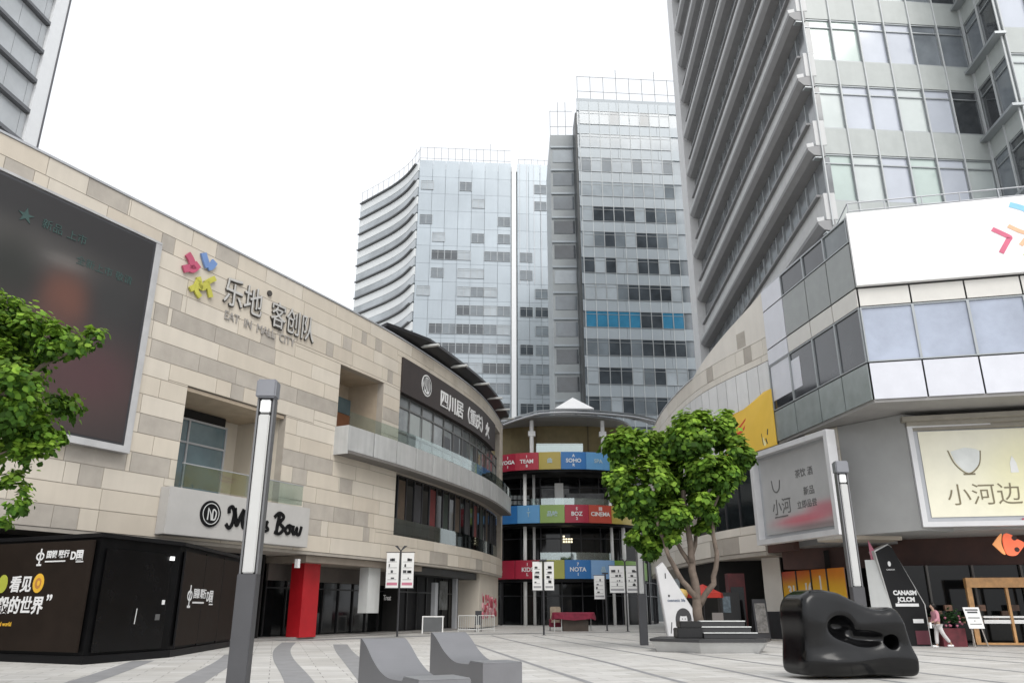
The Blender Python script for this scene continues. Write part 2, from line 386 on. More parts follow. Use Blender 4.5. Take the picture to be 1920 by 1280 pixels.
mb = MB(); mb.cslab(LF, 0, 62.3, 17.5, 17.75, -12, -.46); mb.build('roof', mat('roof_felt', (.25, .25, .25), .9), mall)
mb = MB(); mb.cslab(LF, 0, 62.3, 0, 17.45, -12.3, -12.0); mb.build('rear_wall', STONE_BACK, mall)
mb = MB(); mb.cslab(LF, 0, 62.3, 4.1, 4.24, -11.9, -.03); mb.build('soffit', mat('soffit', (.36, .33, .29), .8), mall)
for z, nm in ((5.9, 'floor_slab'), (10.5, 'floor_slab')):
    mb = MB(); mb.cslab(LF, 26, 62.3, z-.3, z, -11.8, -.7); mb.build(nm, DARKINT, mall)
# the dark fin that rises along the roof edge
mb = MB(); vs = []; n = 30
for i in range(n+1):
    s = 34 + 27*i/n; k = min(1, i/5)
    a, b_, c_, d_ = LF.W(s, 18.1, -.5), LF.W(s, 18.35+.25*k, .75*k), LF.W(s, 18.55+.25*k, .75*k), LF.W(s, 18.4, -.5)
    vs += [a, b_, c_, d_]
fs = [(3, 2, 1, 0), (4*n, 4*n+1, 4*n+2, 4*n+3)]
for i in range(n):
    for j in range(4): p = 4*i+j; q = 4*i+(j+1) % 4; fs.append((p, q, q+4, p+4))
mb.add(vs, fs); mb.build('roof_fin', mat('fin_black', (.018, .018, .02), .4), mall)
for s in (38.5, 43.5, 48.5, 53, 57, 60.5):
    mb = MB(); mb.cslab(LF, s, s+.28, 18.3, 18.42, -.3, 1.3); mb.build('fin_bracket', PALEPANEL, mall)
# openings
def reveal(cv, op, depth, parent, m, name='window_reveal'):
    s0, s1, z0, z1 = op; mb = MB(); T = .12
    mb.cslab(cv, s0-T, s0-.003, z0-T, z1+T, -depth, -.46); mb.cslab(cv, s1+.003, s1+T, z0-T, z1+T, -depth, -.46)
    mb.cslab(cv, s0, s1, z1+.003, z1+T, -depth, -.46); mb.cslab(cv, s0, s1, z0-T, z0-.003, -depth, -.46)
    mb.cslab(cv, s0-T, s1+T, z0-T, z1+T, -depth-.1, -depth-.004)
    return mb.build(name, m, parent)
TAN = mat('stone_tan', (.40, .33, .25), .8, var=.12)
reveal(LF, OP1, 3.3, mall, STONE[0])
mb = MB(); mb.cslab(LF, 19.6, 25.75, 10.6, 10.76, -3.2, -.1); mb.build('reveal_soffit', TAN, mall)
SHOPGLASS = mat('shop_glass', (.10, .15, .17), .05, var=.25, scale=.6, spec=.9)
wn = MB(); wn.cslab(LF, 19.6, 24.4, 6.4, 10.0, -2.62, -2.55); win = wn.build('window', SHOPGLASS, mall)
fr = MB()
for s in (19.6, 22.0, 24.3): fr.cslab(LF, s, s+.09, 6.4, 10.05, -2.66, -2.48)
for z in (6.4, 8.9, 10.0): fr.cslab(LF, 19.6, 24.4, z, z+.09, -2.665, -2.475)
fr.build('window_frame', GREYMETAL, win)
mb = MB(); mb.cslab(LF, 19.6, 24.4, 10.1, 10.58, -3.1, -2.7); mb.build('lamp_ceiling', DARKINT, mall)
mb = MB(); mb.cslab(LF, 19.4, 26.9, 6.35, 7.3, .50, .53); rl = mb.build('glass_railing', RAILGLASS, mall)
mb = MB(); mb.cslab(LF, 19.4, 26.9, 7.3, 7.34, .48, .55); mb.build('handrail', GREYMETAL, rl)
reveal(LF, OP2, 2.6, mall, TAN)
mb = MB(); mb.cslab(LF, 29.8, 34.0, 11.1, 12.7, -2.5, -2.3); mb.build('brown_wall', mat('terracotta', (.20, .085, .04), .7), mall)
wn = MB(); wn.cslab(LF, 29.8, 34.0, 12.75, 13.7, -2.45, -2.35); wn.build('window', SHOPGLASS, mall)
# balcony
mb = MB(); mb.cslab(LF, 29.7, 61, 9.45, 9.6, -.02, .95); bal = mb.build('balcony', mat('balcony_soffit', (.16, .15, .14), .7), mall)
mb = MB(); s = 29.75
mb.cslab(LF, 29.64, 29.72, 9.42, 10.98, -.02, .93)
while s < 60.8:
    e = min(s+2.35, 61); mb.cslab(LF, s, e-.11, 9.62, 10.98, .86, .93); s = e
mb2 = MB(); mb2.cslab(LF, 29.75, 60.9, 9.62, 10.9, .80, .85); mb2.build('balcony_backing', DARKMETAL, bal)
mb.build('balcony_cladding', mat('balcony_panel_grey', (.46, .465, .46), .45, var=.08, streak=.18, rand=.06), bal)
mb = MB(); mb.cslab(LF, 29.7, 61, 11.0, 11.75, .88, .90); mb.build('glass_railing', RAILGLASS, bal)
# upper window wall beside the balcony
mb = MB(); mb.cslab(LF, 36.02, 59.9, 11.0, 14.5, -.5, -.42); up = mb.build('window_backing', DARKINT, mall)
FRG = mat('frame_grey', (.13, .13, .13), .5); UPG = mat('upper_glass', (.16, .18, .18), .12, var=.5, scale=.8, spec=.8); UPD = mat('upper_glass_low', (.13, .145, .145), .2, var=.3, scale=.8, spec=.6)
for i in range(13):
    s = 36.02 + 1.83*i
    for z0, z1, m in ((11.02, 12.1, UPD), (12.1, 13.72, UPG), (13.72, 14.5, UPD)): window(LF, s, s+1.83, z0, z1, m, mall, FRG, o=-.33)
for s, z0, z1, m in ((37.9, 12.2, 13.6, 'pale_blind'), (39.6, 12.2, 13.65, 'pale_blind'), (43.2, 12.2, 13.2, 'dark_pane'), (44.9, 12.2, 13.65, 'dark_pane'), (46.7, 12.2, 13.65, 'dark_pane'), (49.9, 12.2, 13.65, 'dark_pane'), (53.4, 12.2, 13.65, 'dark_pane')):
    mb = MB(); mb.cslab(LF, s, s+1.5, z0, z1, -.328, -.31); mb.build('blind' if 'blind' in m else 'open_pane', mat(m, (.30, .33, .32) if 'blind' in m else (.02, .022, .024), .3), up)
# lower dark window wall
mb = MB(); mb.cslab(LF, 36.02, 61.4, 5.7, 9.44, -.7, -.62); lo = mb.build('window_backing', DARKINT, mall)
for i in range(22): window(LF, 36.02 + 1.15*i, 37.17 + 1.15*i, 5.7, 9.44, BLACKGLASS, mall, DARKMETAL, o=-.55, fw=.04)
rnd = random.Random(5)
for i in range(10):
    s = 37.3 + i*2.3; mb = MB(); mb.cslab(LF, s, s+.9, 5.9, 9.2, -.548, -.53)
    mb.build('curtain', mat('curtain_%d' % (i % 4), ((.09, .065, .045), (.05, .05, .055), (.16, .03, .03), (.035, .05, .04))[i % 4], .7, var=.3), lo)
mb = MB(); mb.cslab(LF, 36.02, 61.4, 5.7, 6.75, -.40, -.38); mb.build('glass_railing', clear_glass('dim_glass', (.5, .55, .53), .8), lo)
# ground floor behind the line of the wall
mb = MB(); mb.cslab(LF, 0, 62.3, 0, .12, -11.9, -1.2); mb.build('shop_floor', mat('shop_floor', (.25, .24, .23), .6), mall)
def shopfront(s0, s1, off, m, label=None, mull=1.6, lintel=3.55):
    mb = MB(); mb.cslab(LF, s0, s1, .14, lintel, off-.08, off); f = mb.build('shopfront', m, mall)
    fr = MB(); s = s0
    while s < s1: fr.cslab(LF, s, s+.08, .14, lintel, off, off+.09); s += mull
    fr.cslab(LF, s0, s1, 2.5, 2.58, off, off+.085)
    fr.build('shopfront_frame', mat('frame_black', (.018, .018, .019), .4), f)
    mb = MB(); mb.cslab(LF, s0, s1, lintel, 4.1, off-.1, off+.02); mb.build('fascia', BLACK, f)
    if label: f['label'] = label
    return f
shopfront(0, 22.8, -2.2, BLACKGLASS)
shopfront(22.9, 27.2, -2.6, mat('maroon_glass', (.05, .008, .012), .15, var=.3), 'maroon shopfront behind the red column')
shopfront(28.6, 40.5, -3.0, BLACKGLASS)
shopfront(40.6, 52.5, -2.2, BLACK)
for q in (22.85, 27.4, 40.55, 52.55, 62.2):
    mb = MB(); mb.cslab(LF, q-.04, q+.04, .0, 4.1, -11.9, -2.05 if q != 40.55 else -1.9); mb.build('partition', DARKINT, mall)
mb = MB(); mb.cslab(LF, 28.5, 40.5, 3.75, 4.08, -3.0, -.3); mb.build('shop_ceiling', mat('shop_ceiling', (.27, .23, .19), .8), mall)
mb = MB(); mb.cslab(LF, 28.5, 40.5, 2.9, 3.74, -2.9, -2.75); mb.build('shop_sign_board', mat('sign_taupe', (.10, .085, .075), .7), mall)
for s in (29.3,):
    mb = MB(); mb.cslab(LF, s, s+1.3, .1, 3.75, -1.9, -1.05); mb.build('red_column', RED, mall)
mb = MB(); mb.cslab(LF, 34.6, 35.9, 1.25, 3.9, -1.3, -.7); mb.build('pale_pillar_box', PALEPANEL, mall)
for a, b_, c in ((44.8, 45.3, 3.2), (49.0, 49.4, 4.0)):
    mb = MB(); mb.cslab(LF, a, b_, .1, c, -1.5, -1.2); mb.build('post', GREYMETAL, mall)
mb = MB(); mb.cslab(LF, 47.6, 49.4, 1.4, 3.4, -2.05, -2.0); mb.build('shop_poster', mat('poster_grey', (.16, .17, .17), .4, var=.8, scale=2), mall)
mb = MB(); mb.cslab(LF, 52.6, 62.2, .1, 4.1, -3.0, -.35); pier = mb.build('stone_pier', STONE[1], mall)
mb = MB(); mb.cslab(LF, 40, 53, 3.6, 4.05, -1.9, -.6); mb.build('shop_canopy', mat('canopy_black', (.03, .03, .03), .5), mall)
# little printed things in the shop windows
def wall_art(name, cv, s, z, o, d, draw, m, parent):
    mb = MB(); draw(mb, on_wall(cv, s, z, o, d)); return mb.build(name, m, parent)
LIT = mat('print_white', (.72, .72, .72), .5, var=.05)
wall_art('shop_lettering', LF, 32.1, 1.9, -2.99, 1, lambda q, fn: [poly2(q, fn, disc(0, .8-.32*i, .13, 14), .02) for i in range(3)] + [rect2(q, fn, -.5, -.5, .5, -.44, .02)], LIT, mall)
wall_art('shop_lettering', LF, 39.0, 2.0, -2.18, 1, lambda q, fn: put(q, letters('Treat', .45), fn), LIT, mall)
wall_art('door_sticker', LF, 23.4, 1.5, -2.59, 1, lambda q, fn: rect2(q, fn, 0, 0, .35, .35, .02), LIT, mall)
wall_art('wall_lamp', LF, 27.3, 3.7, .03, 1, lambda q, fn: rect2(q, fn, 0, -.3, .18, .12, .2), LIT, mall)
def flowers(q, fn):
    r = random.Random(3)
    for i in range(60):
        x, y = r.uniform(-.6, 6.2), r.uniform(0, 1.9)*(.6+.4*math.sin(i)); k = r.uniform(.14, .34)
        poly2(q, fn, disc(x, y, k, 9), .02 + .002*i, i % 3)
mb = MB(); flowers(mb, on_wall(LF, 54.2, .95, -.345)); mb.build('flower_mural', [mat('mural_pink', (.55, .16, .20), .6), mat('mural_red', (.42, .05, .08), .6), mat('mural_rose', (.62, .36, .38), .6)], mall)

# --- signs on that wall, each a thing of its own
scr = thing('billboard', 'huge dark advertising screen in a pale frame on the cream stone wall', 'billboard', LF.W(10, 7.5, 0))
mb = MB(); mb.cslab(LF, 2.5, 16.75, 7.6, 16.45, .02, .16); mb.build('casing', DARKMETAL, scr)
ph = blobs((.022, .021, .022), [(.62, .74, .30, .10, (.06, .056, .053), .9), (.74, .735, .06, .035, (.11, .105, .10), .9), (.76, .56, .075, .14, (.13, .052, .035), .9), (.72, .42, .05, .12, (.09, .04, .03), .8), (.60, .58, .08, .20, (.016, .018, .015), .95), (.90, .60, .07, .22, (.028, .028, .028), .9),
        (.72, .22, .40, .26, (.060, .036, .034), 1), (.55, .30, .12, .12, (.085, .05, .047), .7), (.85, .28, .14, .14, (.07, .03, .035), .7), (.25, .1, .25, .2, (.05, .045, .04), .8)])
print_panel('screen_picture', on_wall(LF, 2.6, 7.7, .165), 0, 0, 14.05, 8.65, ph, scr, .01, 60, 44, .6)
mb = MB(); fn = on_wall(LF, 10.9, 14.95, .178)
put(mb, letters('★', .7), fn); put(mb, letters('新品', .42), fn, du=.95, dv=.1); put(mb, letters('上市', .42), fn, du=1.95, dv=.1); put(mb, letters('全新上市 敬请', .40, .01), fn, du=2.5, dv=-.75)
mb.build('screen_lettering', mat('dim_teal', (.05, .085, .08), .6, spec=.2), scr)
mb = MB()
mb.cslab(LF, 16.78, 17.08, 7.5, 16.5, .02, .15); mb.cslab(LF, 2.4, 17.08, 16.52, 16.62, .02, .15); mb.cslab(LF, 2.4, 16.9, 7.3, 7.56, .02, .4)
mb.build('screen_frame', mat('frame_white', (.46, .46, .465), .45, var=.1, streak=.1), scr)

logo = thing('wall_sign', 'coloured flower emblem with metal characters high on the cream stone wall', 'sign', LF.W(22, 15, 0))
fn = on_wall(LF, 18.3, 14.95, .02)
def petals(q, fn, o, mi, pts, wd): stroke(q, fn, smooth2(pts, 5), wd, .10, mi, .02)
PINKY = mat('sign_pink', (.46, .09, .16), .5); BLUEY = mat('sign_blue', (.16, .26, .50), .5); LIMEY = mat('sign_lime', (.48, .46, .08), .5)
mb = MB()
for pts in ([(.15, 1.75), (.42, 1.5), (.55, 1.15)], [(.05, .95), (.3, 1.1), (.55, 1.15), (.8, 1.5)]): petals(mb, fn, 0, 0, pts, .34)
for pts in ([(1.0, 2.15), (1.22, 1.75), (1.35, 1.55)], [(1.7, 2.0), (1.55, 1.7), (1.35, 1.55)]): petals(mb, fn, 0, 1, pts, .32)
for pts in ([(.9, .9), (1.2, .45), (1.45, .85), (1.85, 1.2)], [(.55, .15), (.9, .45), (1.2, .45)], [(1.35, .9), (1.6, .5), (1.75, .2)], [(.95, .75), (.85, .3), (1.15, .0)]): petals(mb, fn, 0, 2, pts, .24)
mb.build('emblem', [PINKY, BLUEY, LIMEY], logo)
STEEL = mat('brushed_steel', (.62, .61, .59), .35, .3, var=.1); LETTERSIDE = mat('letter_return', (.06, .055, .05), .6)  # dark returns behind the steel letter faces
mb = MB()
fl = on_wall(LF, 20.75, 15.25, .02)
put(mb, letters('乐地', 1.6, .09, .010, .0), fl, su=.80); put(mb, letters('客创队', 1.5, .09, .010, 0), fl, du=3.15, dv=-.1, su=.74)
poly2(mb, fl, disc(2.95, 1.45, .15, 12), .08)
mb.build('lettering', LETTERSIDE, logo)
mb = MB(); f2 = on_wall(LF, 20.72, 15.28, .115)
put(mb, letters('乐地', 1.6, .02, .0), f2, su=.80); put(mb, letters('客创队', 1.5, .02, .0), f2, du=3.15, dv=-.1, su=.74); mb.build('lettering_face', STEEL, logo)
mb = MB(); f3 = on_wall(LF, 21.0, 14.45, .02)
put(mb, letters('EAT  IN  MALL  CITY', .62, .05), f3, su=.86); mb.build('small_lettering', mat('letter_grey', (.33, .31, .29), .5), logo)

ms = thing('shop_sign', 'grey box sign with black script letters under the square wall opening', 'sign', LF.W(23, 4.4, 0))
mb = MB(); mb.cslab(LF, 18.9, 27.5, 4.36, 6.28, -.0, .58, step=.6); mb.build('sign_box', mat('sign_box_grey', (.44, .43, .415), .5, var=.05), ms, bevel=.02)
fn = on_wall(LF, 20.5, 4.75, .58)
mb = MB()
poly2(mb, fn, disc(.62, .62, .56, 28), .06)
def loop(pts, w): stroke(mb, fn, smooth2(pts, 6), w, .06)
x = 1.55
loop([(x, .28), (x+.18, .12), (x+.35, .3), (x+.42, .75), (x+.28, 1.05), (x+.1, .95), (x+.12, .75)], .15)
loop([(x+.42, 1.02), (x+.52, .6), (x+.62, .28), (x+.78, .6), (x+.98, 1.0)], .17)
loop([(x+.98, 1.0), (x+.95, .5), (x+1.05, .22), (x+1.25, .3), (x+1.38, .55)], .17)
loop([(x+1.45, .62), (x+1.42, .35), (x+1.52, .2), (x+1.72, .3)], .14); poly2(mb, fn, disc(x+1.5, .85, .09, 10), .06)
for k in (0, 1):
    q = x + 1.8 + k*.5
    loop([(q, .25), (q+.22, .62), (q+.16, .4), (q+.3, .25), (q+.12, .16)], .13)
q = x + 3.05
loop([(q+.1, .12), (q+.16, .6), (q+.24, 1.02)], .17)
loop([(q-.1, .85), (q+.2, 1.08), (q+.52, .92), (q+.3, .62), (q+.58, .38), (q+.3, .12), (q-.02, .18)], .15)
loop([(q+.88, .55), (q+.7, .35), (q+.85, .16), (q+1.05, .32), (q+.9, .56), (q+1.2, .5)], .14)
loop([(q+1.25, .58), (q+1.24, .22), (q+1.4, .22), (q+1.5, .5), (q+1.52, .22), (q+1.7, .2), (q+1.82, .58)], .14)
mb.build('lettering', BLACK, ms)
mb = MB(); f4 = on_wall(LF, 20.5, 4.75, .645)
stroke(mb, f4, disc(.62, .62, .44, 28) + [(1.06, .62)], .035, .01)
stroke(mb, f4, [(.45, .35), (.47, .85), (.62, .6), (.66, .35)], .06, .01); stroke(mb, f4, smooth2([(.72, .35), (.72, .8), (.9, .7), (.86, .42), (.72, .37)], 4), .06, .01)
mb.build('monogram', PALEPANEL, ms)

rs = thing('restaurant_sign', 'long dark brown sign board with round white emblem and characters above the balcony windows', 'sign', LF.W(44, 14.6, 0))
mb = MB(); mb.cslab(LF, 36.02, 56.5, 14.52, 16.84, -.4, .10); mb.build('sign_board', mat('board_umber', (.035, .026, .024), .6, var=.25), rs)
mb = MB(); fn = on_wall(LF, 38.6, 14.75, .105); poly2(mb, fn, disc(.8, 1.05, .75, 24), .03); mb.build('emblem_disc', LIT, rs)
mb = MB(); fn = on_wall(LF, 38.6, 14.75, .138)
for a in range(5): stroke(mb, fn, smooth2([(.25+.25*a, .6+.1*(a % 2)), (.45+.2*a, 1.1), (.3+.22*a, 1.55)], 4), .09, .01)
stroke(mb, fn, disc(.8, 1.05, .62, 24) + [(1.42, 1.05)], .06, .012); mb.build('emblem_pattern', BLACK, rs)
mb = MB(); fn = on_wall(LF, 41.6, 14.95, .105); put(mb, letters('四川居（重庆）火', 1.35, .05, .02), fn, su=1.1, dv=.1); mb.build('lettering', LIT, rs)

# ================================================================== podium on the east side: corner box, curved stone wall, shops
RF = Curve([(14.8, 31), (14.3, 35), (13.65, 39.6), (12.4, 43.5), (11.6, 47), (11.2, 52), (11.2, 58), (11.8, 66), (13, 76)], -1)
BXL = seg((13.65, 39.6), (14.8, 31), 1); BXF = seg((14.8, 31), (27, 28.2), 1)      # faces of the corner box, walked so that outside is to the right
pod = thing('podium_building', 'stone podium with a glass corner box jutting over shops under the tall office tower', 'building', (17, 38, 0))
LAV = mat('panel_lavender', (.60, .61, .66), .35, var=.05, rand=.03, spec=.6)
CREAMP = mat('panel_cream', (.60, .585, .55), .45, var=.05, rand=.03)
GREENP = mat('panel_greengrey', (.235, .265, .26), .22, var=.12, rand=.08, spec=.7)
GREYGP = mat('panel_dull', (.25, .265, .26), .3, var=.1, rand=.06)
PALEGLASS = mat('glass_pale_blue', (.33, .37, .46), .08, var=.22, scale=.5, spec=.9)
DARKGLASS = mat('glass_dark', (.035, .038, .045), .06, var=.4, scale=.6, spec=.8)
MIDGLASS = mat('glass_mid', (.12, .14, .15), .07, var=.3, scale=.5, spec=.9)
MULLION = mat('mullion_grey', (.33, .35, .36), .35, .4, var=.05)
body = MB(); body.prism([(13.85, 39.5), (14.98, 31.2), (27, 28.5), (40, 27), (40, 44), (16, 44)], 9.62, 17.8); body.build('corner_box', mat('box_backing', (.16, .16, .16), .8), pod)
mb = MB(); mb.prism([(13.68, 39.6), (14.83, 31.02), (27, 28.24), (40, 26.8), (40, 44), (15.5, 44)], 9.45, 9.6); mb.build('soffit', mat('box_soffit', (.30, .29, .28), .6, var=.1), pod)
mb = MB(); mb.prism([(13.7, 39.5), (14.9, 31.1), (27, 28.3), (40, 27), (40, 44), (16, 44)], 17.84, 18.0); mb.build('roof', GREYMETAL, pod)
def grid(cv, cols, rows, name, m, parent, o0=.0, o1=.05, gap=.035):
    mb = MB()
    for a, b_ in zip(cols, cols[1:]):
        for z0, z1 in rows: mb.cslab(cv, a+gap, b_-gap, z0+gap, z1-gap, o0, o1, step=30)
    return mb.build(name, m, parent)
LC = [0, 2.27, 4.63, 6.65, 8.67]
FC = [0, 2.05, 4.15, 6.25, 8.35, 10.45, 12.5]
grid(BXL, LC[1:], [(14.5, 16.65)], 'panel_cladding', GREYGP, pod); grid(BXL, LC, [(9.55, 11.15)], 'panel_cladding', GREENP, pod)
grid(BXL, LC[1:], [(13.62, 14.5)], 'panel_cladding', CREAMP, pod)
grid(BXL, LC[:2], [(13.62, 14.5), (14.5, 16.65), (16.65, 17.85)], 'panel_cladding', LAV, pod)  # pale column: a white reflection put into the panel colour
grid(BXF, FC, [(9.55, 11.15)], 'panel_cladding', LAV, pod); grid(BXF, FC, [(13.62, 14.47)], 'panel_cladding', CREAMP, pod)
for i, (a, b_) in enumerate(zip(LC, LC[1:])):
    if i: window(BXL, a, b_, 16.67, 17.85, (MIDGLASS, DARKGLASS, DARKGLASS, MIDGLASS)[i], pod)
    window(BXL, a, b_, 11.17, 13.6, DARKGLASS, pod)
mb = MB(); mb.cslab(BXL, .1, 2.2, 11.7, 13.55, .005, .012); mb.cslab(BXL, 2.33, 3.2, 11.7, 13.2, .005, .012); mb.build('blind', LAV, pod)  # pale sheets carry the same white reflection over the dark panes
for a, b_ in zip(FC, FC[1:]): window(BXF, a, b_, 11.17, 13.6, PALEGLASS, pod)
# parapet rail behind the white hoarding
mb = MB()
for z in (18.35, 18.75): mb.tube([(15.1, 31.3, z), (15.6, 34.2, z)], .03); mb.tube([(15.1, 31.3, z), (26, 29.0, z)], .03)
for i in range(8): mb.tube([(15.1+1.5*i, 31.3-.33*i, 18), (15.1+1.5*i, 31.3-.33*i, 18.75)], .025)
mb.build('roof_railing', GREYMETAL, pod)
bb = thing('hoarding', 'big white hoarding with a coloured arrow flower emblem on top of the glass corner box', 'billboard', BXF.W(4, 14.5, 0))
mb = MB(); mb.cslab(BXF, -.02, 12.6, 14.52, 17.95, .04, .28); mb.build('board', mat('hoarding_white', (.83, .83, .83), .5, var=.03, streak=.03), bb)
fn = on_wall(BXF, 5.55, 15.55, .285)
def chevron(q, pts, wd, mi): stroke(q, fn, smooth2(pts, 4), wd, .012, mi)
mb = MB()
chevron(mb, [(0, 1.0), (.5, .62), (.58, .52), (.5, .42), (.14, -.12)], .2, 0)
chevron(mb, [(.62, 1.08), (.98, .8), (1.3, .6), (1.1, .35), (.92, .15)], .17, 1)
chevron(mb, [(.85, 2.05), (1.4, 1.75), (1.7, 1.3)], .24, 2); chevron(mb, [(2.5, 2.0), (2.2, 1.5), (1.75, 1.25)], .24, 2)
chevron(mb, [(2.0, -.2), (1.75, .3), (1.45, .5)], .22, 3); chevron(mb, [(1.0, -.35), (1.3, .0), (1.45, .45)], .2, 3); chevron(mb, [(2.9, .7), (2.3, .9), (1.8, .8)], .22, 4)
mb.build('emblem', [mat('chev_pink', (.62, .13, .22), .5), mat('chev_peach', (.80, .45, .28), .5), mat('chev_sky', (.25, .55, .78), .5), mat('chev_lime', (.5, .62, .1), .5), mat('chev_violet', (.35, .25, .6), .5)], bb)
mb = MB(); fn2 = on_wall(BXF, 8.6, 15.3, .285); put(mb, letters('乐地', 1.6, .02), fn2); mb.build('lettering', BLACK, bb)

# curved stone wall along the plaza
RH = [(8.6, 10.7, 4.2, 5.7), (8.6, 19.5, 5.66, 9.25), (8.72, 18.5, 9.5, 12.5), (8.72, 22.5, 12.52, 14.0)]
wall_with_holes('wall', RF, 8.69, 45, 4.3, 15.3, RH, pod, STONE_BACK)
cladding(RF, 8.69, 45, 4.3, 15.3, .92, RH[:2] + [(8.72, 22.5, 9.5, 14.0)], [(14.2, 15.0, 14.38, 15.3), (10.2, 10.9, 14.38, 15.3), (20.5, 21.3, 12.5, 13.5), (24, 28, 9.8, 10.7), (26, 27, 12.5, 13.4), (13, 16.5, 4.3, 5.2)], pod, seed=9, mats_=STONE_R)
mb = MB(); mb.cslab(RF, 17.2, 45, 15.3, 15.38, -.5, .04); mb.build('coping', GREYMETAL, pod)
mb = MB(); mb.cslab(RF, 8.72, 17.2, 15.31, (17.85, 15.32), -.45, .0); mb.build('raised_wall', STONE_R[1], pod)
mb = MB(); mb.cslab(RF, 10.6, 11.4, 15.4, 16.3, .0, .006); mb.build('grey_stone_block', STONE[3], pod)
mb = MB(); mb.cslab(RF, 9, 45, 14.7, 14.95, -14, -.46); mb.build('roof', mat('roof_felt', (.25, .25, .25), .9), pod)
mb = MB(); s = 8.75
mb2 = MB(); mb2.cslab(RF, 8.72, 22.5, 9.5, 14.0, -.40, -.03); mb2.build('panel_backing', DARKMETAL, pod)
while s < 22.3:
    mb.cslab(RF, s, s+.96, 9.55, 13.95, -.03, .04, step=30); s += 1.02
mb.build('white_panel_cladding', mat('panel_white', (.66, .66, .655), .45, var=.05, rand=.05, streak=.06), pod)
for i in range(7): window(RF, 8.62 + 1.55*i, 10.17 + 1.55*i, 5.68, 9.23, mat('bay_glass', (.014, .018, .02), .06, var=.4, spec=.5), pod, DARKMETAL, o=-.45)
mb = MB(); mb.cslab(RF, 10.7, 45, 4.08, 4.28, -9, -.03); mb.build('soffit', mat('soffit', (.36, .33, .29), .8), pod)
# middle storey below the corner box: stone pier, grey wall
MID = Curve([(12.9, 40.5), (14.25, 36.6), (14.95, 35.4), (16.9, 32.9)], 1, n=1)
mb = MB(); mb.prism([(14.15, 37.2), (15.0, 35.42), (17.5, 36), (17.5, 38)], 4.4, 9.44); mb.build('stone_pier', STONE[0], pod)
P1 = seg((14.15, 37.2), (15.0, 35.42))
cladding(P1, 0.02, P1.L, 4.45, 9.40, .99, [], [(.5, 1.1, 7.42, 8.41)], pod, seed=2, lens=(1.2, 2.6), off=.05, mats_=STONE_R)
mb = MB(); mb.prism([(15.02, 35.40), (16.88, 32.93), (18.5, 33.5), (18.5, 36)], 4.55, 9.43); mb.build('grey_wall', mat('wall_plain_grey', (.34, .34, .335), .6, var=.05), pod)
mb = MB(); mb.prism([(17.2, 33.8), (30, 31), (34, 31), (34, 42), (17.2, 42)], 4.6, 9.42); mb.build('upper_wall', mat('upper_wall', (.42, .41, .40), .7), pod)
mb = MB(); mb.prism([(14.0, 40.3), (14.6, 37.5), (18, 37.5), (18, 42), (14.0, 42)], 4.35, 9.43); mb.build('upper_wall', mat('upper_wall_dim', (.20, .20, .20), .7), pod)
# stacked lighting troughs under the box
mb = MB()
for i in range(3): mb.prism([(16.6+.25*i, 32.5+.2*i), (28, 29.6+.2*i), (28, 30.0+.2*i), (16.7+.25*i, 32.9+.2*i)], 9.02-.16*i, 9.42-.16*i-.2)
mb.build('soffit_trough', mat('trough', (.27, .25, .21), .6), pod)
# ground floor: brown fascia, shop fronts
GF = Curve([(14.0, 44.5), (15.3, 38.6), (16.9, 35.6), (19.5, 34.9), (30, 33.2)], 1, n=1)
FASC = Curve([(13.2, 43.5), (14.4, 37.3), (15.9, 34.6), (17.9, 33.5), (30, 31.6)], 1, n=1)
BR = mat('fascia_brown', (.062, .027, .021), .6, var=.25)
mb = MB(); mb.cslab(RF, 8.6, 10.68, 4.2, 5.68, -.5, -.12); mb.build('brown_infill', BR, pod)
mb = MB(); mb.cslab(FASC, 2.6, FASC.L, 3.35, 4.62, -.3, 0, step=40); mb.build('brown_fascia', BR, pod)
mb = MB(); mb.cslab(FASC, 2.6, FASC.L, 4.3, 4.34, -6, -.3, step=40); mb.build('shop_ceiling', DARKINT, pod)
mb = MB(); mb.cslab(FASC, 2.6, FASC.L, 4.62, 4.72, -.4, .02, step=40); mb.build('fascia_sill', BR, pod)
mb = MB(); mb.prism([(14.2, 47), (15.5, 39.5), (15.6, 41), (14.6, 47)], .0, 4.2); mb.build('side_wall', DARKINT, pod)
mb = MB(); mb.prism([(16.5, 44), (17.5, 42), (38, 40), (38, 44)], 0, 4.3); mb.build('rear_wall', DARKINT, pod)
mb = MB(); mb.prism([(15.4, 39), (16.95, 35.55), (30, 33.2), (38, 33), (38, 44), (16, 44)], .0, .06); mb.build('shop_floor', mat('shop_floor_dark', (.10, .095, .09), .4), pod)
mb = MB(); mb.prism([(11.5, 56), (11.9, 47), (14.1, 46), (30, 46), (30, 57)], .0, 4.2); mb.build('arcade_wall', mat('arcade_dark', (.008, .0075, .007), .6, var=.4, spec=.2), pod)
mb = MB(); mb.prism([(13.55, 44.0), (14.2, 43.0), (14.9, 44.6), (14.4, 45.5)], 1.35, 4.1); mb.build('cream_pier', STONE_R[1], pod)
mb = MB(); mb.prism([(13.53, 44.02), (14.2, 42.97), (14.92, 44.6), (14.4, 45.55)], 0, 1.34); mb.build('pier_plinth', DARKMETAL, pod)
SH = seg((14.25, 43.2), (15.55, 37.9))
OR = blobs((.75, .38, .03), [(.1, 1.05, .35, .25, (.42, .05, .08), 1), (.5, 1.05, .5, .2, (.66, .12, .02), .9), (.9, 1.0, .3, .22, (.72, .22, .02), .9), (.5, .4, .8, .4, (.86, .53, .03), .9)])
sh = print_panel('roller_shutter', on_wall(SH, .2, .12, 0), 0, 0, 5.2, 3.2, OR, pod, .05, 30, 20, .5)
mb = MB(); fn = on_wall(SH, .2, .12, .05)
for x in (1.28, 2.55, 3.85): rect2(mb, fn, x, 0, x+.07, 3.2, .05)
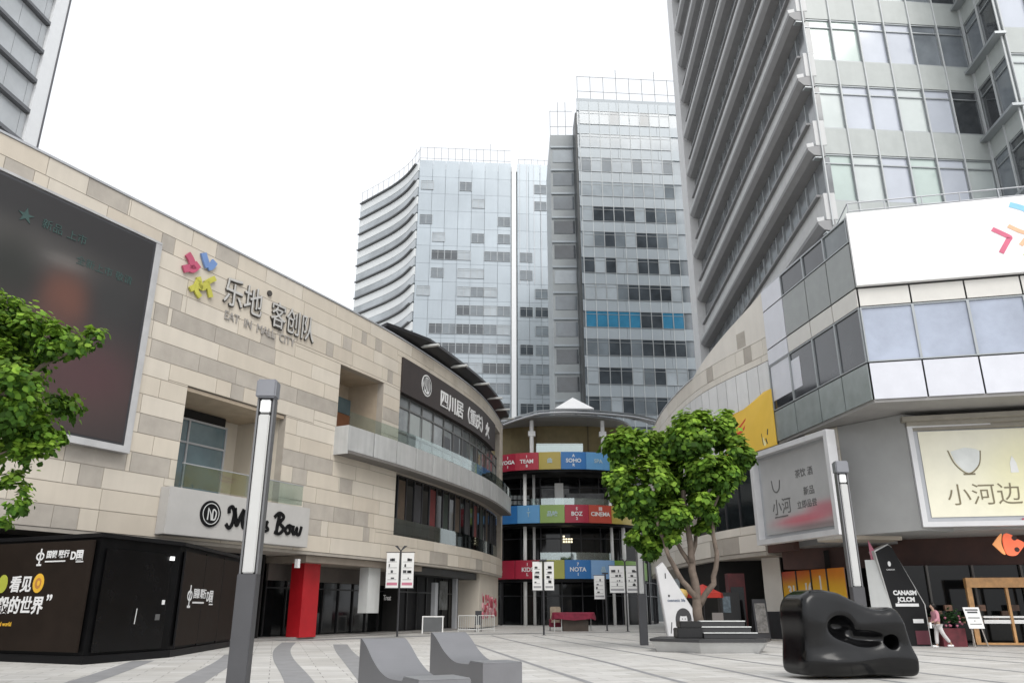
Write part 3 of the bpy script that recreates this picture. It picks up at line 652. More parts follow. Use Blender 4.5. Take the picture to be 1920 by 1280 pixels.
mb.build('shutter_guide', DARKMETAL, sh)
mb = MB()
put(mb, letters('31', .7, .02, .02), fn, du=.45, dv=2.0); rect2(mb, fn, .5, 1.85, 1.1, 1.9, .02); put(mb, letters('16', .7, .02, .02), fn, du=1.9, dv=2.1); rect2(mb, fn, 1.95, 1.95, 2.45, 2.03, .02); rect2(mb, fn, 3.25, 2.1, 3.35, 2.9, .02)
mb.build('shutter_lettering', LIT, sh)
# supermarket front
SF = seg((16.95, 35.5), (30, 33.3))
mb = MB(); mb.cslab(SF, 0, 13, .08, 3.34, -1.62, -1.55, step=40); sf = mb.build('shopfront', BLACKGLASS, pod)
fr = MB()
for s in (.1, 1.5, 3.4, 5.4, 7.4, 9.4): fr.cslab(SF, s, s+.09, .08, 3.34, -1.55, -1.4)
fr.build('shopfront_frame', mat('frame_dim', (.10, .095, .09), .5), sf)
mb = MB(); mb.tube([SF.W(.5, .05, -.5), SF.W(-.1, 3.34, -.6)], .09, 8); mb.build('slanted_column', mat('col_grey', (.16, .155, .15), .6), pod)
WOOD = mat('orange_wood', (.52, .29, .12), .5, var=.25, scale=4)
fr = MB(); fr.cslab(SF, 2.6, 12, 2.35, 2.75, -.35, -.05, step=40); fr.cslab(SF, 2.6, 2.8, .1, 2.35, -.3, -.1); fr.cslab(SF, 5.55, 5.62, .1, 2.35, -.3, -.15); fr.cslab(SF, 4.15, 4.25, .1, 2.35, -.3, -.15); fr.cslab(SF, 2.6, 12, .06, .14, -.35, -.05, step=40)
fr.build('wooden_entrance_frame', WOOD, sf)
mb = MB()
for i in range(14):
    s = 1.0 + .45*i; mb.cslab(SF, s, s+.3, .9 + .25*(i % 3), 1.15 + .25*(i % 3), -1.2, -1.0)
mb.build('display_goods', mat('goods', (.16, .09, .06), .6, var=.9, scale=3, rand=.8), sf)
mb = MB(); mb.cslab(SF, 3.1, 4.9, 1.12, 1.2, -.6, -.2); mb.cslab(SF, 3.1, 4.9, .9, 1.05, -.6, -.2); mb.build('shelf', SIGNWHITE, sf)
# its emblem and word on the fascia
es = thing('shop_sign', 'glowing orange arrow emblem with orange letters on the brown fascia over the supermarket', 'sign', FASC.W(13, 3.6, 0))
FS = seg((17.9, 33.5), (30, 31.6)); fn = on_wall(FS, 1.93, 3.52, .02)
OG = mat('sign_orange', (.85, .16, .07), .5, var=.1, emit=.35); OG2 = mat('sign_amber', (.80, .33, .12), .5, var=.1, emit=.25)
mb = MB(); poly2(mb, fn, smooth2([(0, .48), (.3, .82), (.42, .88), (.34, .5), (.42, .08), (.3, .12)], 4), .06, 1)
poly2(mb, fn, smooth2([(.62, .92), (.82, .82), (.80, .66), (.95, .68), (1.22, .5), (1.0, .2), (.78, .02), (.5, .06), (.42, .3), (.42, .66), (.5, .88)], 4), .06, 0)
mb.build('emblem', [OG, OG2], es)
mb = MB(); poly2(mb, on_wall(FS, 1.93, 3.52, .085), disc(.88, .26, .1, 10), .01); poly2(mb, on_wall(FS, 1.93, 3.52, .085), disc(.86, .72, .1, 10), .01); mb.build('emblem_hole', BR, es)
mb = MB(); put(mb, letters('easy', .95, .05, .0), fn, du=1.5, dv=.28); mb.build('lettering', OG, es)
mb = MB(); put(mb, letters('家乐福', .34, .05, .01), fn, du=1.5, dv=-.0); mb.build('small_lettering', OG2, es)

# yellow banner, advert boxes
yb = thing('banner', 'yellow advertising banner with a red stroke and a fork above the plaza tree', 'banner', RF.W(10, 9.5, .1))
YL = mat('banner_yellow', (.80, .52, .07), .55, var=.08, scale=.5)
mb = MB()
fy = on_wall(RF, 13.2, 9.42, .09, -1)
poly2(mb, fy, smooth2([(0, .0), (4.6, .0)], 8) + [(4.6, 2.95), (3.9, 2.95), (3.0, 2.7), (2.0, 2.45), (.9, 2.4), (0, 2.2)], .06); mb.build('banner_sheet', YL, yb)
fy2 = on_wall(RF, 13.2, 9.42, .155, -1)
mb = MB(); stroke(mb, fy2, smooth2([(.7, 1.4), (1.5, 1.55), (2.5, 2.0), (2.1, 1.1), (1.6, .5)], 6), [.1]*25, .01); stroke(mb, fy2, smooth2([(.9, 1.2), (1.7, 1.3), (2.4, 1.75)], 6), .14, .01); mb.build('red_stroke', mat('stroke_red', (.62, .07, .03), .5), yb)
mb = MB()
poly2(mb, fy2, smooth2([(3.25, 1.9), (3.2, 1.3), (3.4, .9), (3.5, .2), (3.7, .2), (3.7, .8), (4.1, 1.3), (4.0, 1.95), (3.75, 1.5), (3.6, 1.9), (3.45, 1.4)], 4), .01); mb.build('fork_print', mat('print_cream', (.85, .78, .42), .5), yb)
mb = MB(); poly2(mb, fy2, disc(3.6, 2.45, .25, 14, .16, 180, 360), .012); poly2(mb, fy2, disc(3.58, 2.5, .14, 12), .014); stroke(mb, fy2, [(3.22, 1.9), (3.18, 1.35), (3.36, .9), (3.45, .2)], .05, .014); stroke(mb, fy2, [(3.72, .5), (3.82, .2)], .09, .014); stroke(mb, fy2, [(3.98, .95), (3.9, .65)], .09, .014); mb.build('dark_print', DARKMETAL, yb)

def advert(label, cv, s0, s1, z0, z1, o, colf, draw, fw=.3, depth=.5):
    a = thing('framed_advert', label, 'advert', cv.W((s0+s1)/2, z0, o))
    mb = MB(); mb.cslab(cv, s0+.05, s1-.05, z0+.05, z1-.05, o-depth, o-depth+.1, step=40); mb.build('back_panel', GREYMETAL, a)
    f = MB(); FWH = mat('advert_frame', (.60, .60, .61), .4, .1, var=.06)
    f.cslab(cv, s0, s0+fw, z0, z1, o-depth, o, step=40); f.cslab(cv, s1-fw, s1, z0, z1, o-depth, o, step=40)
    f.cslab(cv, s0+fw, s1-fw, z0, z0+fw, o-depth, o-.003, step=40); f.cslab(cv, s0+fw, s1-fw, z1-fw, z1, o-depth, o-.003, step=40)
    f.build('frame', FWH, a)
    fn = on_wall(cv, s0+fw, z0+fw, o-depth+.12); W_, H_ = s1-s0-2*fw, z1-z0-2*fw
    print_panel('advert_sheet', fn, .25, .2, W_-.05, H_-.15, colf, a, .02, 30, 24, .35)
    draw(a, on_wall(cv, s0+fw, z0+fw, o-depth+.145), W_, H_); return a
AD1 = seg((12.25, 39.9), (13.85, 33.7))
def art1(a, fn, W_, H_):
    mb = MB()
    stroke(mb, fn, smooth2([(1.1, 2.75), (1.2, 2.3), (1.45, 2.15), (1.7, 2.3), (1.8, 2.7)], 5), .07, .01)
    put(mb, letters('小河', .8, .01, .0), fn, du=.95, dv=1.15); put(mb, letters('茶饮 酒', .42, .01), fn, du=3.1, dv=2.6); put(mb, letters('新品', .42, .01), fn, du=3.6, dv=1.75); put(mb, letters('立即品尝', .38, .01), fn, du=3.0, dv=1.2); rect2(mb, fn, 1.1, .95, 2.2, 1.0, .01)
    mb.build('advert_lettering', mat('ad_ink', (.13, .13, .13), .5), a)
advert('grey framed advert with a pink wave, under the yellow banner', AD1, 0, AD1.L, 4.45, 8.95, .1,
       blobs((.42, .42, .42), [(.55, .13, .40, .07, (.55, .13, .17), .9), (.85, .22, .25, .09, (.50, .14, .18), .8), (.7, .03, .45, .05, (.22, .15, .15), .8), (.5, .95, .8, .2, (.33, .33, .33), .8)]), art1, .24, .45)
AD2 = seg((16.9, 32.85), (30, 30.2))
def art2(a, fn, W_, H_):
    mb = MB(); stroke(mb, fn, smooth2([(1.3, 2.95), (1.5, 2.35), (1.95, 1.95), (2.4, 2.3), (2.55, 2.9)], 5), .05, .01); rect2(mb, fn, 1.75, 1.9, 2.2, 1.97, .01)
    put(mb, letters('小河边', .95, .01, -.005), fn, du=.95, dv=.75); put(mb, letters('：江南菜', .62, .01), fn, du=3.9, dv=.85); rect2(mb, fn, 4.1, .62, 5.6, .66, .01)
    mb.build('advert_lettering', mat('ad_ink2', (.20, .17, .10), .5), a)
    mb = MB(); poly2(mb, fn, smooth2([(1.4, 2.9), (1.55, 2.4), (1.95, 2.0), (2.4, 2.35), (2.5, 2.9), (1.95, 3.05)], 4), .008); mb.build('bowl_print', mat('bowl_print', (.72, .74, .72), .5), a)
    mb = MB(); poly2(mb, fn, [(3.55, 1.95), (3.85, 1.95), (3.82, 2.35), (3.7, 2.65), (3.58, 2.35)], .01); mb.build('bottle_print', SIGNWHITE, a)
    mb = MB(); rect2(mb, fn, 3.6, .02, 9, .1, .02); mb.build('red_rule', mat('ad_red', (.40, .08, .12), .5), a)
advert('pale yellow framed advert with a bowl, over the brown supermarket fascia', AD2, 0, 10.5, 4.66, 9.0, .1,
       blobs((.80, .77, .62), [(.3, .7, .2, .4, (.82, .80, .72), .7), (.45, .5, .25, .5, (.80, .76, .45), .8), (.7, .3, .3, .4, (.76, .72, .52), .7)]), art2, .20, .40)

# ================================================================== office tower over the podium
tow = thing('office_tower', 'tall office tower with deep grey louvre bands and pale glass above the podium', 'tower', (24, 50, 18))
TL = seg((17.3, 68), (15.55, 34.3)); TF = seg((15.6, 34.3), (24.7, 35.0)); TS = seg((24.7, 35.0), (24.45, 31.9)); TW = seg((24.45, 31.9), (38, 32.4))
FLH = 4.2; Z0 = 20.6; NF = 14; ZT = Z0 + NF*FLH + 1.5
mb = MB(); mb.prism([(17.9, 67.5), (16.3, 35.0), (24.2, 35.5), (25, 35.6), (25.1, 32.5), (38, 33), (38, 67.5)], 14.96, ZT - .1); mb.build('core', mat('tower_core', (.06, .062, .065), .5), tow)
TWP = mat('tower_panel', (.385, .41, .40), .35, var=.06, rand=.03, streak=.06)
LOUV = mat('tower_louvre', (.52, .525, .525), .45, var=.06, streak=.1); SOFF = mat('tower_soffit', (.11, .11, .115), .6)
# west face: each storey a projecting band with a dark recess and a slimmer blade
mb = MB(); mb.cslab(TL, 0, 2.6, 15, ZT, -.5, .55, step=60); mb.build('end_wall', mat('tower_end', (.60, .60, .60), .5, var=.05, streak=.05), tow)
for k in range(NF + 1):
    z = Z0 - 1.55 + k*FLH
    mb = MB(); mb.cslab(TL, 2.6, TL.L - .02, z+.5, z+1.95, -.45, .10, step=60); bd = mb.build('louvre_band', LOUV, tow)
    for nm, prof, s1, m in (('louvre_fin', [(-.3, z-.16), (.28, z-.04), (.52, z+.22), (.55, z+.36), (.3, z+.44), (-.3, z+.5)], TL.L - .02, mat('fin_grey', (.24, .24, .245), .5, var=.08)),
                            ('louvre_lip', [(.22, z+.45), (.55, z+.38), (.58, z+.60), (.22, z+.66)], TL.L - .02, LOUV)):
        mb = MB(); vs = []
        for q in (3.0, s1): vs += [TL.W(q, b_, a) for a, b_ in prof]
        n = len(prof); mb.add(vs, [tuple(range(n-1, -1, -1)), tuple(range(n, 2*n))] + [(i, (i+1) % n, n+(i+1) % n, n+i) for i in range(n)]); mb.build(nm, m, bd)
    mb = MB(); mb.cslab(TL, 3.1, TL.L - .4, z+1.96, z+2.08, -.2, .30, step=60); mb.build('louvre_blade', mat('blade_dark', (.22, .22, .225), .5), bd)
    mb = MB(); mb.cslab(TL, 2.6, TL.L - .1, z+1.95, z+FLH-.16, -.5, -.2, step=60); rb = mb.build('window_ribbon', mat('ribbon_glass', (.16, .17, .18), .1, var=.5, scale=.5, spec=.8), bd)
    if k < 5:
        fr = MB()
        for i in range(14): fr.cslab(TL, TL.L - 1.5 - 1.5*i, TL.L - 1.42 - 1.5*i, z+1.5, z+FLH-.3, -.3, -.12)
        fr.build('mullion', MULLION, rb)
# lowest storeys of that face: grey glass near the corner, cream stone beyond
mb = MB(); mb.cslab(TL, 0, 26, 15, Z0-1.9, -.6, -.05, step=60); mb.build('base_wall', STONE[1], tow)
mb = MB(); s = 26.05
while s < 33.6: mb.cslab(TL, s, min(s+1.7, 33.7), 15, Z0-1.9, -.6, -.1, step=60); s += 1.75
mb.build('base_glass', GREENP, tow)
# south faces
WP = [mat('pane_pale', (.50, .545, .535), .07, var=.12, scale=.4, spec=.9), mat('pane_mint', (.42, .50, .47), .07, var=.12, scale=.4, spec=.9), mat('pane_lilac', (.46, .49, .55), .07, var=.1, scale=.4, spec=.9),
      mat('pane_slate', (.17, .19, .21), .07, var=.3, scale=.5, spec=.9), mat('pane_dark', (.045, .05, .055), .07, var=.4, spec=.8)]
pick = {0: '1021202', 1: '0220240', 2: '1122330', 3: '1020343', 4: '0212034'}
def face(cv, cols, choose, first=0):
    for k in range(NF):
        z = Z0 + k*FLH
        mb = MB()
        for a, b_ in zip(cols, cols[1:]): mb.cslab(cv, a+.02, b_-.02, z+2.68, z+FLH-.02, -.3, .0, step=60)
        mb.build('spandrel_cladding', TWP, tow)
        if k < 5:
            for i, (a, b_) in enumerate(zip(cols, cols[1:])):
                window(cv, a, b_, z, z+2.66, WP[choose(k, i)], tow, o=-.10, fw=.06)
                q = MB(); q.cslab(cv, a+.06, b_-.06, z+2.1, z+2.16, -.1, -.03); q.build('transom', MULLION, tow.children[-1])
        else:
            q = MB(); q.cslab(cv, cols[0], cols[-1], z, z+2.66, -.3, -.10, step=60); q.build('window_ribbon', WP[2], tow)
    mb = MB()
    for s in cols: mb.cslab(cv, s-.03, s+.03, Z0-1.4, ZT, .0, .08)
    mb.build('mullion', mat('mullion_white', (.46, .48, .485), .4, var=.05), tow)
    mb = MB(); mb.cslab(cv, cols[0], cols[-1], 17.9, Z0-.02, -.3, .0, step=60); mb.build('spandrel_cladding', TWP, tow)
face(TF, [.1 + i*1.5 for i in range(7)], lambda k, i: int(pick[k][i]))
face(TS, [.15, 1.6, 3.05], lambda k, i: 3 + (i + k) % 2)
face(TW, [.1 + i*1.55 for i in range(9)], lambda k, i: (2, 0, 2, 1)[(i + k) % 4])
# deep slab edges along the set-back wing
for k in range(5):
    z = Z0 + k*FLH
    mb = MB(); mb.cslab(TS, .1, 3.3, z-.5, z-.36, -.1, .45, step=60); mb.build('slab_edge', MULLION, tow)
for k in range(NF + 1):     # little notched band ends at the corner
    z = Z0 - 1.55 + k*FLH
    mb = MB(); mb.cslab(TF, -.3, .05, z-.26, z-.19, -.3, .02); mb.build('band_end', MULLION, tow)
mb = MB(); mb.prism([(17.3, 68), (15.6, 34.3), (24.7, 35), (24.5, 32), (38, 32.4), (38, 68)], ZT, ZT+1); mb.build('roof', GREYMETAL, tow)

# ================================================================== round glass mall at the end of the plaza, with coloured bands
cm = thing('mall_entrance_building', 'glass mall with curved colour bands and white columns at the end of the plaza', 'building', (5, 82, 0))
CB = Curve([(-7, 86), (-4.2, 81), (-2.0, 77.6), (0, 75.9), (2.2, 75.15), (4.6, 74.8), (7, 74.9), (9.3, 75.6), (11.3, 77), (12.8, 79.5), (14, 84)], 1)
CI = Curve([(-7, 90), (-4, 84.5), (-2, 81.8), (0, 80.4), (2.2, 79.8), (4.6, 79.5), (7, 79.6), (9.3, 80), (12.5, 81), (14.5, 84), (16, 90)], 1)
mb = MB(); mb.cslab(CI, 0, CI.L, 0, 19.5, -.2, -.1); gw = mb.build('glass_wall', mat('mall_glass', (.007, .008, .009), .05, var=.5, scale=.4, spec=.45), cm)
fr = MB(); s = 1.0
while s < CI.L: fr.cslab(CI, s, s+.1, 0, 14, -.1, .03); s += 2.0
for z in (2.6, 3.9, 8.0, 13.0): fr.cslab(CI, 0, CI.L, z, z+.1, -.1, .02)
fr.build('glazing_bars', DARKMETAL, gw)
for z in (4.1, 9.1, 14.1):
    mb = MB(); pts = [CB.W(CB.L*i/40, 0, -.15)[:2] for i in range(41)] + [(16, 92), (-7, 92)]
    mb.prism(pts, z-.02, z+.35); mb.build('floor_slab', mat('slab_dark', (.05, .05, .05), .7), cm)
mb = MB(); mb.prism([CB.W(CB.L*i/40, 0, -.6)[:2] for i in range(41)] + [(16, 92), (-7, 92)], 19.4, 19.6); mb.build('roof', GREYMETAL, cm)
GOLD = mat('gold_wall', (.235, .185, .085), .55, var=.15)
mb = MB(); mb.cslab(CI, 0, CI.L, 14.5, 19.4, -.05, .0); mb.build('gold_wall', GOLD, cm)
mb = MB(); mb.cslab(CI, 0, CI.L, 16.2, 16.3, .0, .1); [mb.cslab(CI, q, q+.12, 14.5, 19.4, .0, .1) for q in (8.5, 14.6, 20)]; mb.build('wall_rib', mat('gold_rib', (.13, .10, .05), .6), cm)
BC = {'crimson': (.37, .022, .05), 'red': (.42, .045, .07), 'brick': (.45, .07, .045), 'gold': (.42, .33, .07), 'blue': (.03, .16, .42), 'sky': (.12, .32, .58), 'pale': (.22, .38, .62), 'green': (.25, .37, .10), 'leaf': (.16, .32, .045), 'olive': (.36, .37, .07)}
def sofx(x):      # arc position on the band where the world X is x
    lo, hi = 0, CB.L
    for _ in range(40):
        q = (lo+hi)/2
        if CB.W(q, 0)[0] < x: lo = q
        else: hi = q
    return lo
def bandrow(z0, spec):
    e = bpy.data.objects.new('colour_band', None); COL.objects.link(e); e.location = (5, 75, z0); e.parent = cm; e.matrix_parent_inverse = cm.matrix_basis.inverted()
    BLANK = mat('glyph_white', (.74, .76, .76), .5)
    for x0, x1, c, wd in spec:
        a, b_ = sofx(x0), sofx(x1)
        mb = MB(); mb.cslab(CB, a+.012, b_-.012, z0, z0+1.66, 0, .14, step=.5); mi = [mat('band_'+c, BC[c], .35, var=.08, scale=.4)]
        if wd:
            h, v_, faint = wd; cx = (a+b_)/2; fn = on_wall(CB, cx, z0+.83, .145)
            if h: put(mb, letters(h, .52, .03, .012, 0, 'CENTER'), fn, 1, 0, -.18)
            for i, ch in enumerate(v_):
                if ch != ' ': put(mb, letters(ch, .36, .03, .01, 0, 'CENTER'), fn, 1, 0, .34 - .30*i - .0)
            mi.append(mat('glyph_faint', (.42, .55, .60), .5) if faint else BLANK)
        mb.build('band_panel', mi, e)
bandrow(14.12, [(-4.5, -1.0, 'crimson', ('III', '', 1)), (-.98, .35, 'crimson', ('YOGA', 'I  I', 0)), (.35, 2.6, 'red', ('TEAM', 'I  B', 0)), (2.6, 4.7, 'gold', ('曲', '', 1)), (4.7, 7.1, 'blue', ('SOHO', 'A  R', 0)), (7.1, 9.4, 'sky', ('SPA', '', 1)), (9.4, 12.6, 'leaf', None)])
bandrow(9.1, [(-3, .55, 'blue', ('2I目', 'I  I', 0)), (.55, 2.65, 'sky', ('T', 'I I ', 1)), (2.65, 4.95, 'green', ('品味', '', 1)), (4.95, 7.2, 'crimson', ('BOZ', 'S  2', 0)), (7.2, 9.4, 'brick', ('CINEMA', '回 I', 0)), (9.4, 11.5, 'gold', None), (11.5, 13.5, 'olive', None)])
bandrow(4.08, [(-2.5, .3, 'crimson', ('NOA', 'I  I', 0)), (.35, 2.6, 'crimson', ('KIDS', 'I  L', 0)), (2.6, 4.85, 'olive', None), (4.85, 7.25, 'blue', ('NOTA', '7  I', 0)), (7.25, 9.5, 'pale', ('品', '', 1)), (9.5, 11.6, 'leaf', ('A', '', 1)), (11.6, 13.4, 'leaf', None)])
for z in (4.0, 9.02, 14.04):
    mb = MB(); mb.cslab(CB, 0, CB.L, z-.14, z+.06, -1.5, -.02); mb.build('band_soffit', BLACK, cm)
COLW = mat('column_white', (.76, .76, .75), .4, var=.05)
for x, r, y in ((1.25, .17, 76.4), (2.15, .14, 77.6), (9.6, .15, 77.2), (10.75, .2, 77.4), (-1.0, .12, 78)):
    mb = MB(); mb.tube([(x, y, 0), (x, y, 14.1)], r, 10); mb.build('column', COLW if x > 0 else DARKMETAL, cm, smooth=True)
for x, y in ((1.95, 76.2), (9.0, 76.4)):
    mb = MB(); mb.tube([(x, y, 15.7), (x, y, 19.2)], .2, 8); mb.box(x-.35, x+.35, y-.2, y+.2, 17.6, 18.1); mb.build('upper_column', COLW, cm)
mb = MB(); mb.box(2.4, 7.0, 76.2, 76.26, 15.8, 16.9); mb.build('glass_balustrade', clear_glass('pale_glass', (.8, .88, .86), .55), cm)
mb = MB(); mb.box(2.4, 7.0, 76.9, 77.6, 15.8, 16.85); mb.box(4.2, 6.6, 76.95, 77.5, 15.8, 16.87); mb.build('roof_counter', PALEPANEL, cm)
# things glimpsed on the gallery floors
mb = MB(); mb.cslab(CB, sofx(1.4), sofx(10.5), 10.72, 11.5, -1.3, -1.26); mb.cslab(CB, sofx(1.4), sofx(10.5), 11.5, 11.56, -1.33, -1.24); mb.build('gallery_railing', clear_glass('pale_glass', (.8, .88, .86), .55), cm)
mb = MB(); mb.cslab(CB, sofx(2.4), sofx(10.5), 5.72, 6.5, -1.3, -1.26); mb.build('gallery_railing', clear_glass('pale_glass', (.8, .88, .86), .55), cm)
mb = MB(); mb.box(4.25, 5.1, 78.2, 78.8, 9.5, 13.3); mb.build('pale_pillar', COLW, cm)
mb = MB(); mb.box(3.0, 4.2, 79.0, 79.2, 9.6, 12.8); mb.box(5.4, 9.2, 78.9, 79.1, 10.6, 12.4); mb.build('bulkhead', mat('bulk_grey', (.16, .165, .17), .5, var=.5, scale=1.2), cm)
mb = MB()
for i in range(6):
    for j in range(5): mb.box(-.7+.42*i, -.36+.42*i, 79.6, 79.62, 9.8+.52*j, 10.2+.52*j)
mb.build('lattice_pane', mat('lattice', (.30, .33, .33), .3, var=.5, scale=3), cm)
mb = MB()
for i in range(9): mb.box(5.0+.25*(i % 4), 5.18+.25*(i % 4), 78.8, 78.84, 7.6+.26*(i//4), 7.75+.26*(i//4))
mb.build('hanging_lamp', mat('warm_lamp', (.9, .8, .55), .5, emit=1.2), cm)
# canopy on top
cp = thing('roof_canopy', 'shallow arched grey glass canopy over the gold wall of the end mall', 'canopy', (6, 76, 19))
CPM = mat('canopy_glass', (.20, .215, .225), .25, var=.2, scale=.5, spec=.7)
mb = MB(); n = 24; vs = []
for i in range(n+1):
    u = i/n; x = -1.6 + 17*u; z = 18.6 + 1.15*min(1, u/.25)**.7 - .9*max(0, u-.8)**1.3*3
    y = 73.6 + 2.2*abs(u-.42)**1.6*4
    vs += [(x, y, z-.12), (x, y, z), (x, y+9, z+2.15), (x, y+9, z+2.0)]
fs = [(0, 1, 2, 3), (4*n+3, 4*n+2, 4*n+1, 4*n)]
for i in range(n):
    for j in range(4): p = 4*i+j; q = 4*i+(j+1) % 4; fs.append((p, p+4, q+4, q))
mb.add(vs, fs); mb.build('canopy_sheet', CPM, cp)
mb = MB()
for i in range(0, n+1, 3):
    a = Vector(vs[4*i]); b_ = Vector(vs[4*i+3]); mb.tube([a - Vector((0, .05, .25)), b_ - Vector((0, 0, .3))], .09, 6)
mb.tube([Vector(vs[4*i]) - Vector((0, 0, .22)) for i in range(n+1)], .1, 6); mb.tube([Vector(vs[4*i]) + Vector((0, 3.2, .55)) for i in range(n+1)], .08, 6); mb.tube([Vector(vs[4*i]) + Vector((0, 6.2, 1.2)) for i in range(n+1)], .08, 6)
mb.build('canopy_truss', GREYMETAL, cp)
tp = thing('tent_roof', 'small white pyramid tent roof peeking over the grey canopy', 'tent', (8, 96, 24))
mb = MB(); mb.add([(5.3, 94.5, 25.0), (10.2, 94.5, 25.0), (10.2, 98.5, 25.0), (5.3, 98.5, 25.0), (7.7, 96.5, 26.9), (7.75, 96.5, 26.9)], [(3, 2, 1, 0), (0, 1, 5, 4), (1, 2, 5), (2, 3, 4, 5), (3, 0, 4)]); mb.build('tent_cloth', WHITE, tp)
mb = MB()
for x, y in ((5.4, 94.6), (10.1, 94.6), (10.1, 98.4), (5.4, 98.4)): mb.tube([(x, y, 18), (x, y, 25.0)], .08, 6)
mb.build('tent_pole', GREYMETAL, tp)

# ================================================================== far towers
FARP = mat('far_panel', (.30, .34, .37), .3, .1, var=.06, scale=.12, rand=.025, spec=.8, streak=.03)
FARG = [mat('far_pane_dark', (.05, .06, .07), .06, var=.5, scale=.3, spec=.9), mat('far_pane_mid', (.15, .175, .195), .06, var=.3, scale=.3, spec=.9), mat('far_pane_pale', (.34, .38, .41), .1, var=.2, scale=.3, spec=.9), mat('far_pane_blue', (.035, .17, .29), .1, var=.2, scale=.5, spec=.8)]
FINW = mat('fin_white', (.74, .75, .76), .4, var=.03)
def unit(name, wd, h, m, bays=1):
    """one far window: pane with its frame bar, shared by all copies"""
    mb = MB(); mb.box(.05, wd-.05, -.06, .0, .05, h-.05, 0)
    mb.box(0, .05, -.12, 0, 0, h, 1); mb.box(wd-.05, wd, -.12, 0, 0, h, 1); mb.box(.05, wd-.05, -.12, 0, 0, .05, 1); mb.box(.05, wd-.05, -.12, 0, h-.05, h, 1); mb.box(.05, wd-.05, -.1, 0, h*.78, h*.78+.05, 1)
    for q in range(1, bays): mb.box(wd*q/bays-.04, wd*q/bays+.04, -.11, 0, .05, h-.05, 1)
    o = mb.build(name, [m, MULLION]); me = o.data; bpy.data.objects.remove(o); return me
def place_window(me, cv, s, z, parent, o=.05):
    a = Vector(cv.W(s, z, o)); b_ = Vector(cv.W(s+1, z, o)); w_ = bpy.data.objects.new('window', me); COL.objects.link(w_)
    w_.location = a; w_.rotation_euler = (0, 0, math.atan2(b_.y-a.y, b_.x-a.x)); w_.parent = parent; w_.matrix_parent_inverse = parent.matrix_basis.inverted(); return w_
def rail_fence(name, cv, s0, s1, z, h, step, parent, rnd, m=mat('rail_dark', (.12, .125, .13), .5)):
    mb = MB(); s = s0
    while s <= s1:
        k = h*(1 + (.35 if rnd.random() < .2 else 0)); p = cv.W(s, z, -.2); mb.tube([p, (p[0], p[1], z+k)], .05, 4); s += step
    for q in (.35, .98):
        mb.tube([cv.W(s0 + (s1-s0)*i/12, z+h*q, -.2) for i in range(13)], .04, 4)
    return mb.build(name, m, parent)
# slab tower seen head-on
t2 = thing('office_tower', 'flat fronted grey office tower with one row of blue windows', 'tower', (20, 100, 0))
F2 = seg((9.75, 100), (31, 101.6)); S2 = seg((9.7, 108), (9.7, 100.05))
mb = MB(); mb.prism([(9.9, 100.2), (31, 101.8), (31, 122), (9.9, 122)], 0, 74); mb.build('core', mat('far_core', (.16, .18, .19), .6), t2)
FH = 4.03; zb = 37.7 - 6*FH
for k in range(15):
    z = zb + k*FH; s = 0; mb = MB()
    while s < 21: mb.cslab(F2, s+.015, min(s+6.0, 21.2)-.015, z+2.42, z+FH, -.15, .08, step=50); s += 6.0
    mb.build('spandrel_cladding', FARP, t2)
mb = MB(); mb.cslab(F2, 0, 21.2, zb + 15*FH + .0, 74.5, -.15, .08, step=50); mb.build('crown_cladding', mat('crown_panel', (.34, .38, .41), .35, var=.08, scale=.1, streak=.04), t2)
W2 = [unit('window', 1.5, 2.38, g_) for g_ in FARG]
rnd = random.Random(11)
for k in range(15):
    z = zb + k*FH
    q = MB(); q.cslab(F2, 0, 21.2, z, z+2.42, -.2, -.08, step=50); q.build('window_ribbon', FARG[1 if k < 9 else 2], t2)  # upper ribbons paler, colour standing in for sky reflection
    if k < 3: continue
    for i in range(9):
        r = rnd.random(); c = 0 if r < (.5 if k < 9 else .3 if k < 11 else .06) else 1 if r < .75 else 2
        if k == 6: c = 3 if i not in (5, 6) else 0
        if k > 10: c = 2 if r < .8 else 1  # top rows pale: reflected sky put into the pane colour
        place_window(W2[c], F2, .35 + 1.52*i + (.0), z+.02, t2)
mb = MB()
for i in range(15): mb.cslab(F2, .32+1.52*i-.04, .32+1.52*i+.04, zb, zb + 15*FH, .08, .14, step=50)
mb.build('mullion', mat('far_mullion', (.50, .53, .54), .4), t2)
rail_fence('roof_railing', F2, .2, 20, 74.5, 4.2, 2.0, t2, rnd)
mb = MB(); mb.prism([(5.9, 104.4), (9.6, 104.4), (9.6, 118), (5.9, 118)], 0, 71); mb.build('annex', mat('far_annex', (.30, .325, .335), .4, var=.15, scale=.2), t2)
AX = seg((5.95, 104.35), (9.5, 104.35))
for k in range(14):
    z = zb + k*FH
    q = MB(); q.cslab(AX, .3, 3.4, z+.2, z+2.3, -.05, .02, step=50); q.build('annex_window', FARG[(0, 1, 1, 2, 0)[k % 5] if k > 2 else 0], t2)
    q = MB(); q.cslab(AX, 0, 3.6, z+2.7, z+3.0, 0, .15, step=50); q.build('annex_ledge', FARP, t2)
mb = MB(); mb.prism([(9.45, 100.05), (9.74, 100.05), (9.74, 104.4), (9.45, 104.4)], 0, 72); mb.build('dark_strip', mat('far_dark', (.035, .04, .042), .4), t2)  # dark side strip between the front and the annex
rail_fence('annex_railing', AX, 0, 3.5, 71, 4.5, 1.2, t2, rnd)
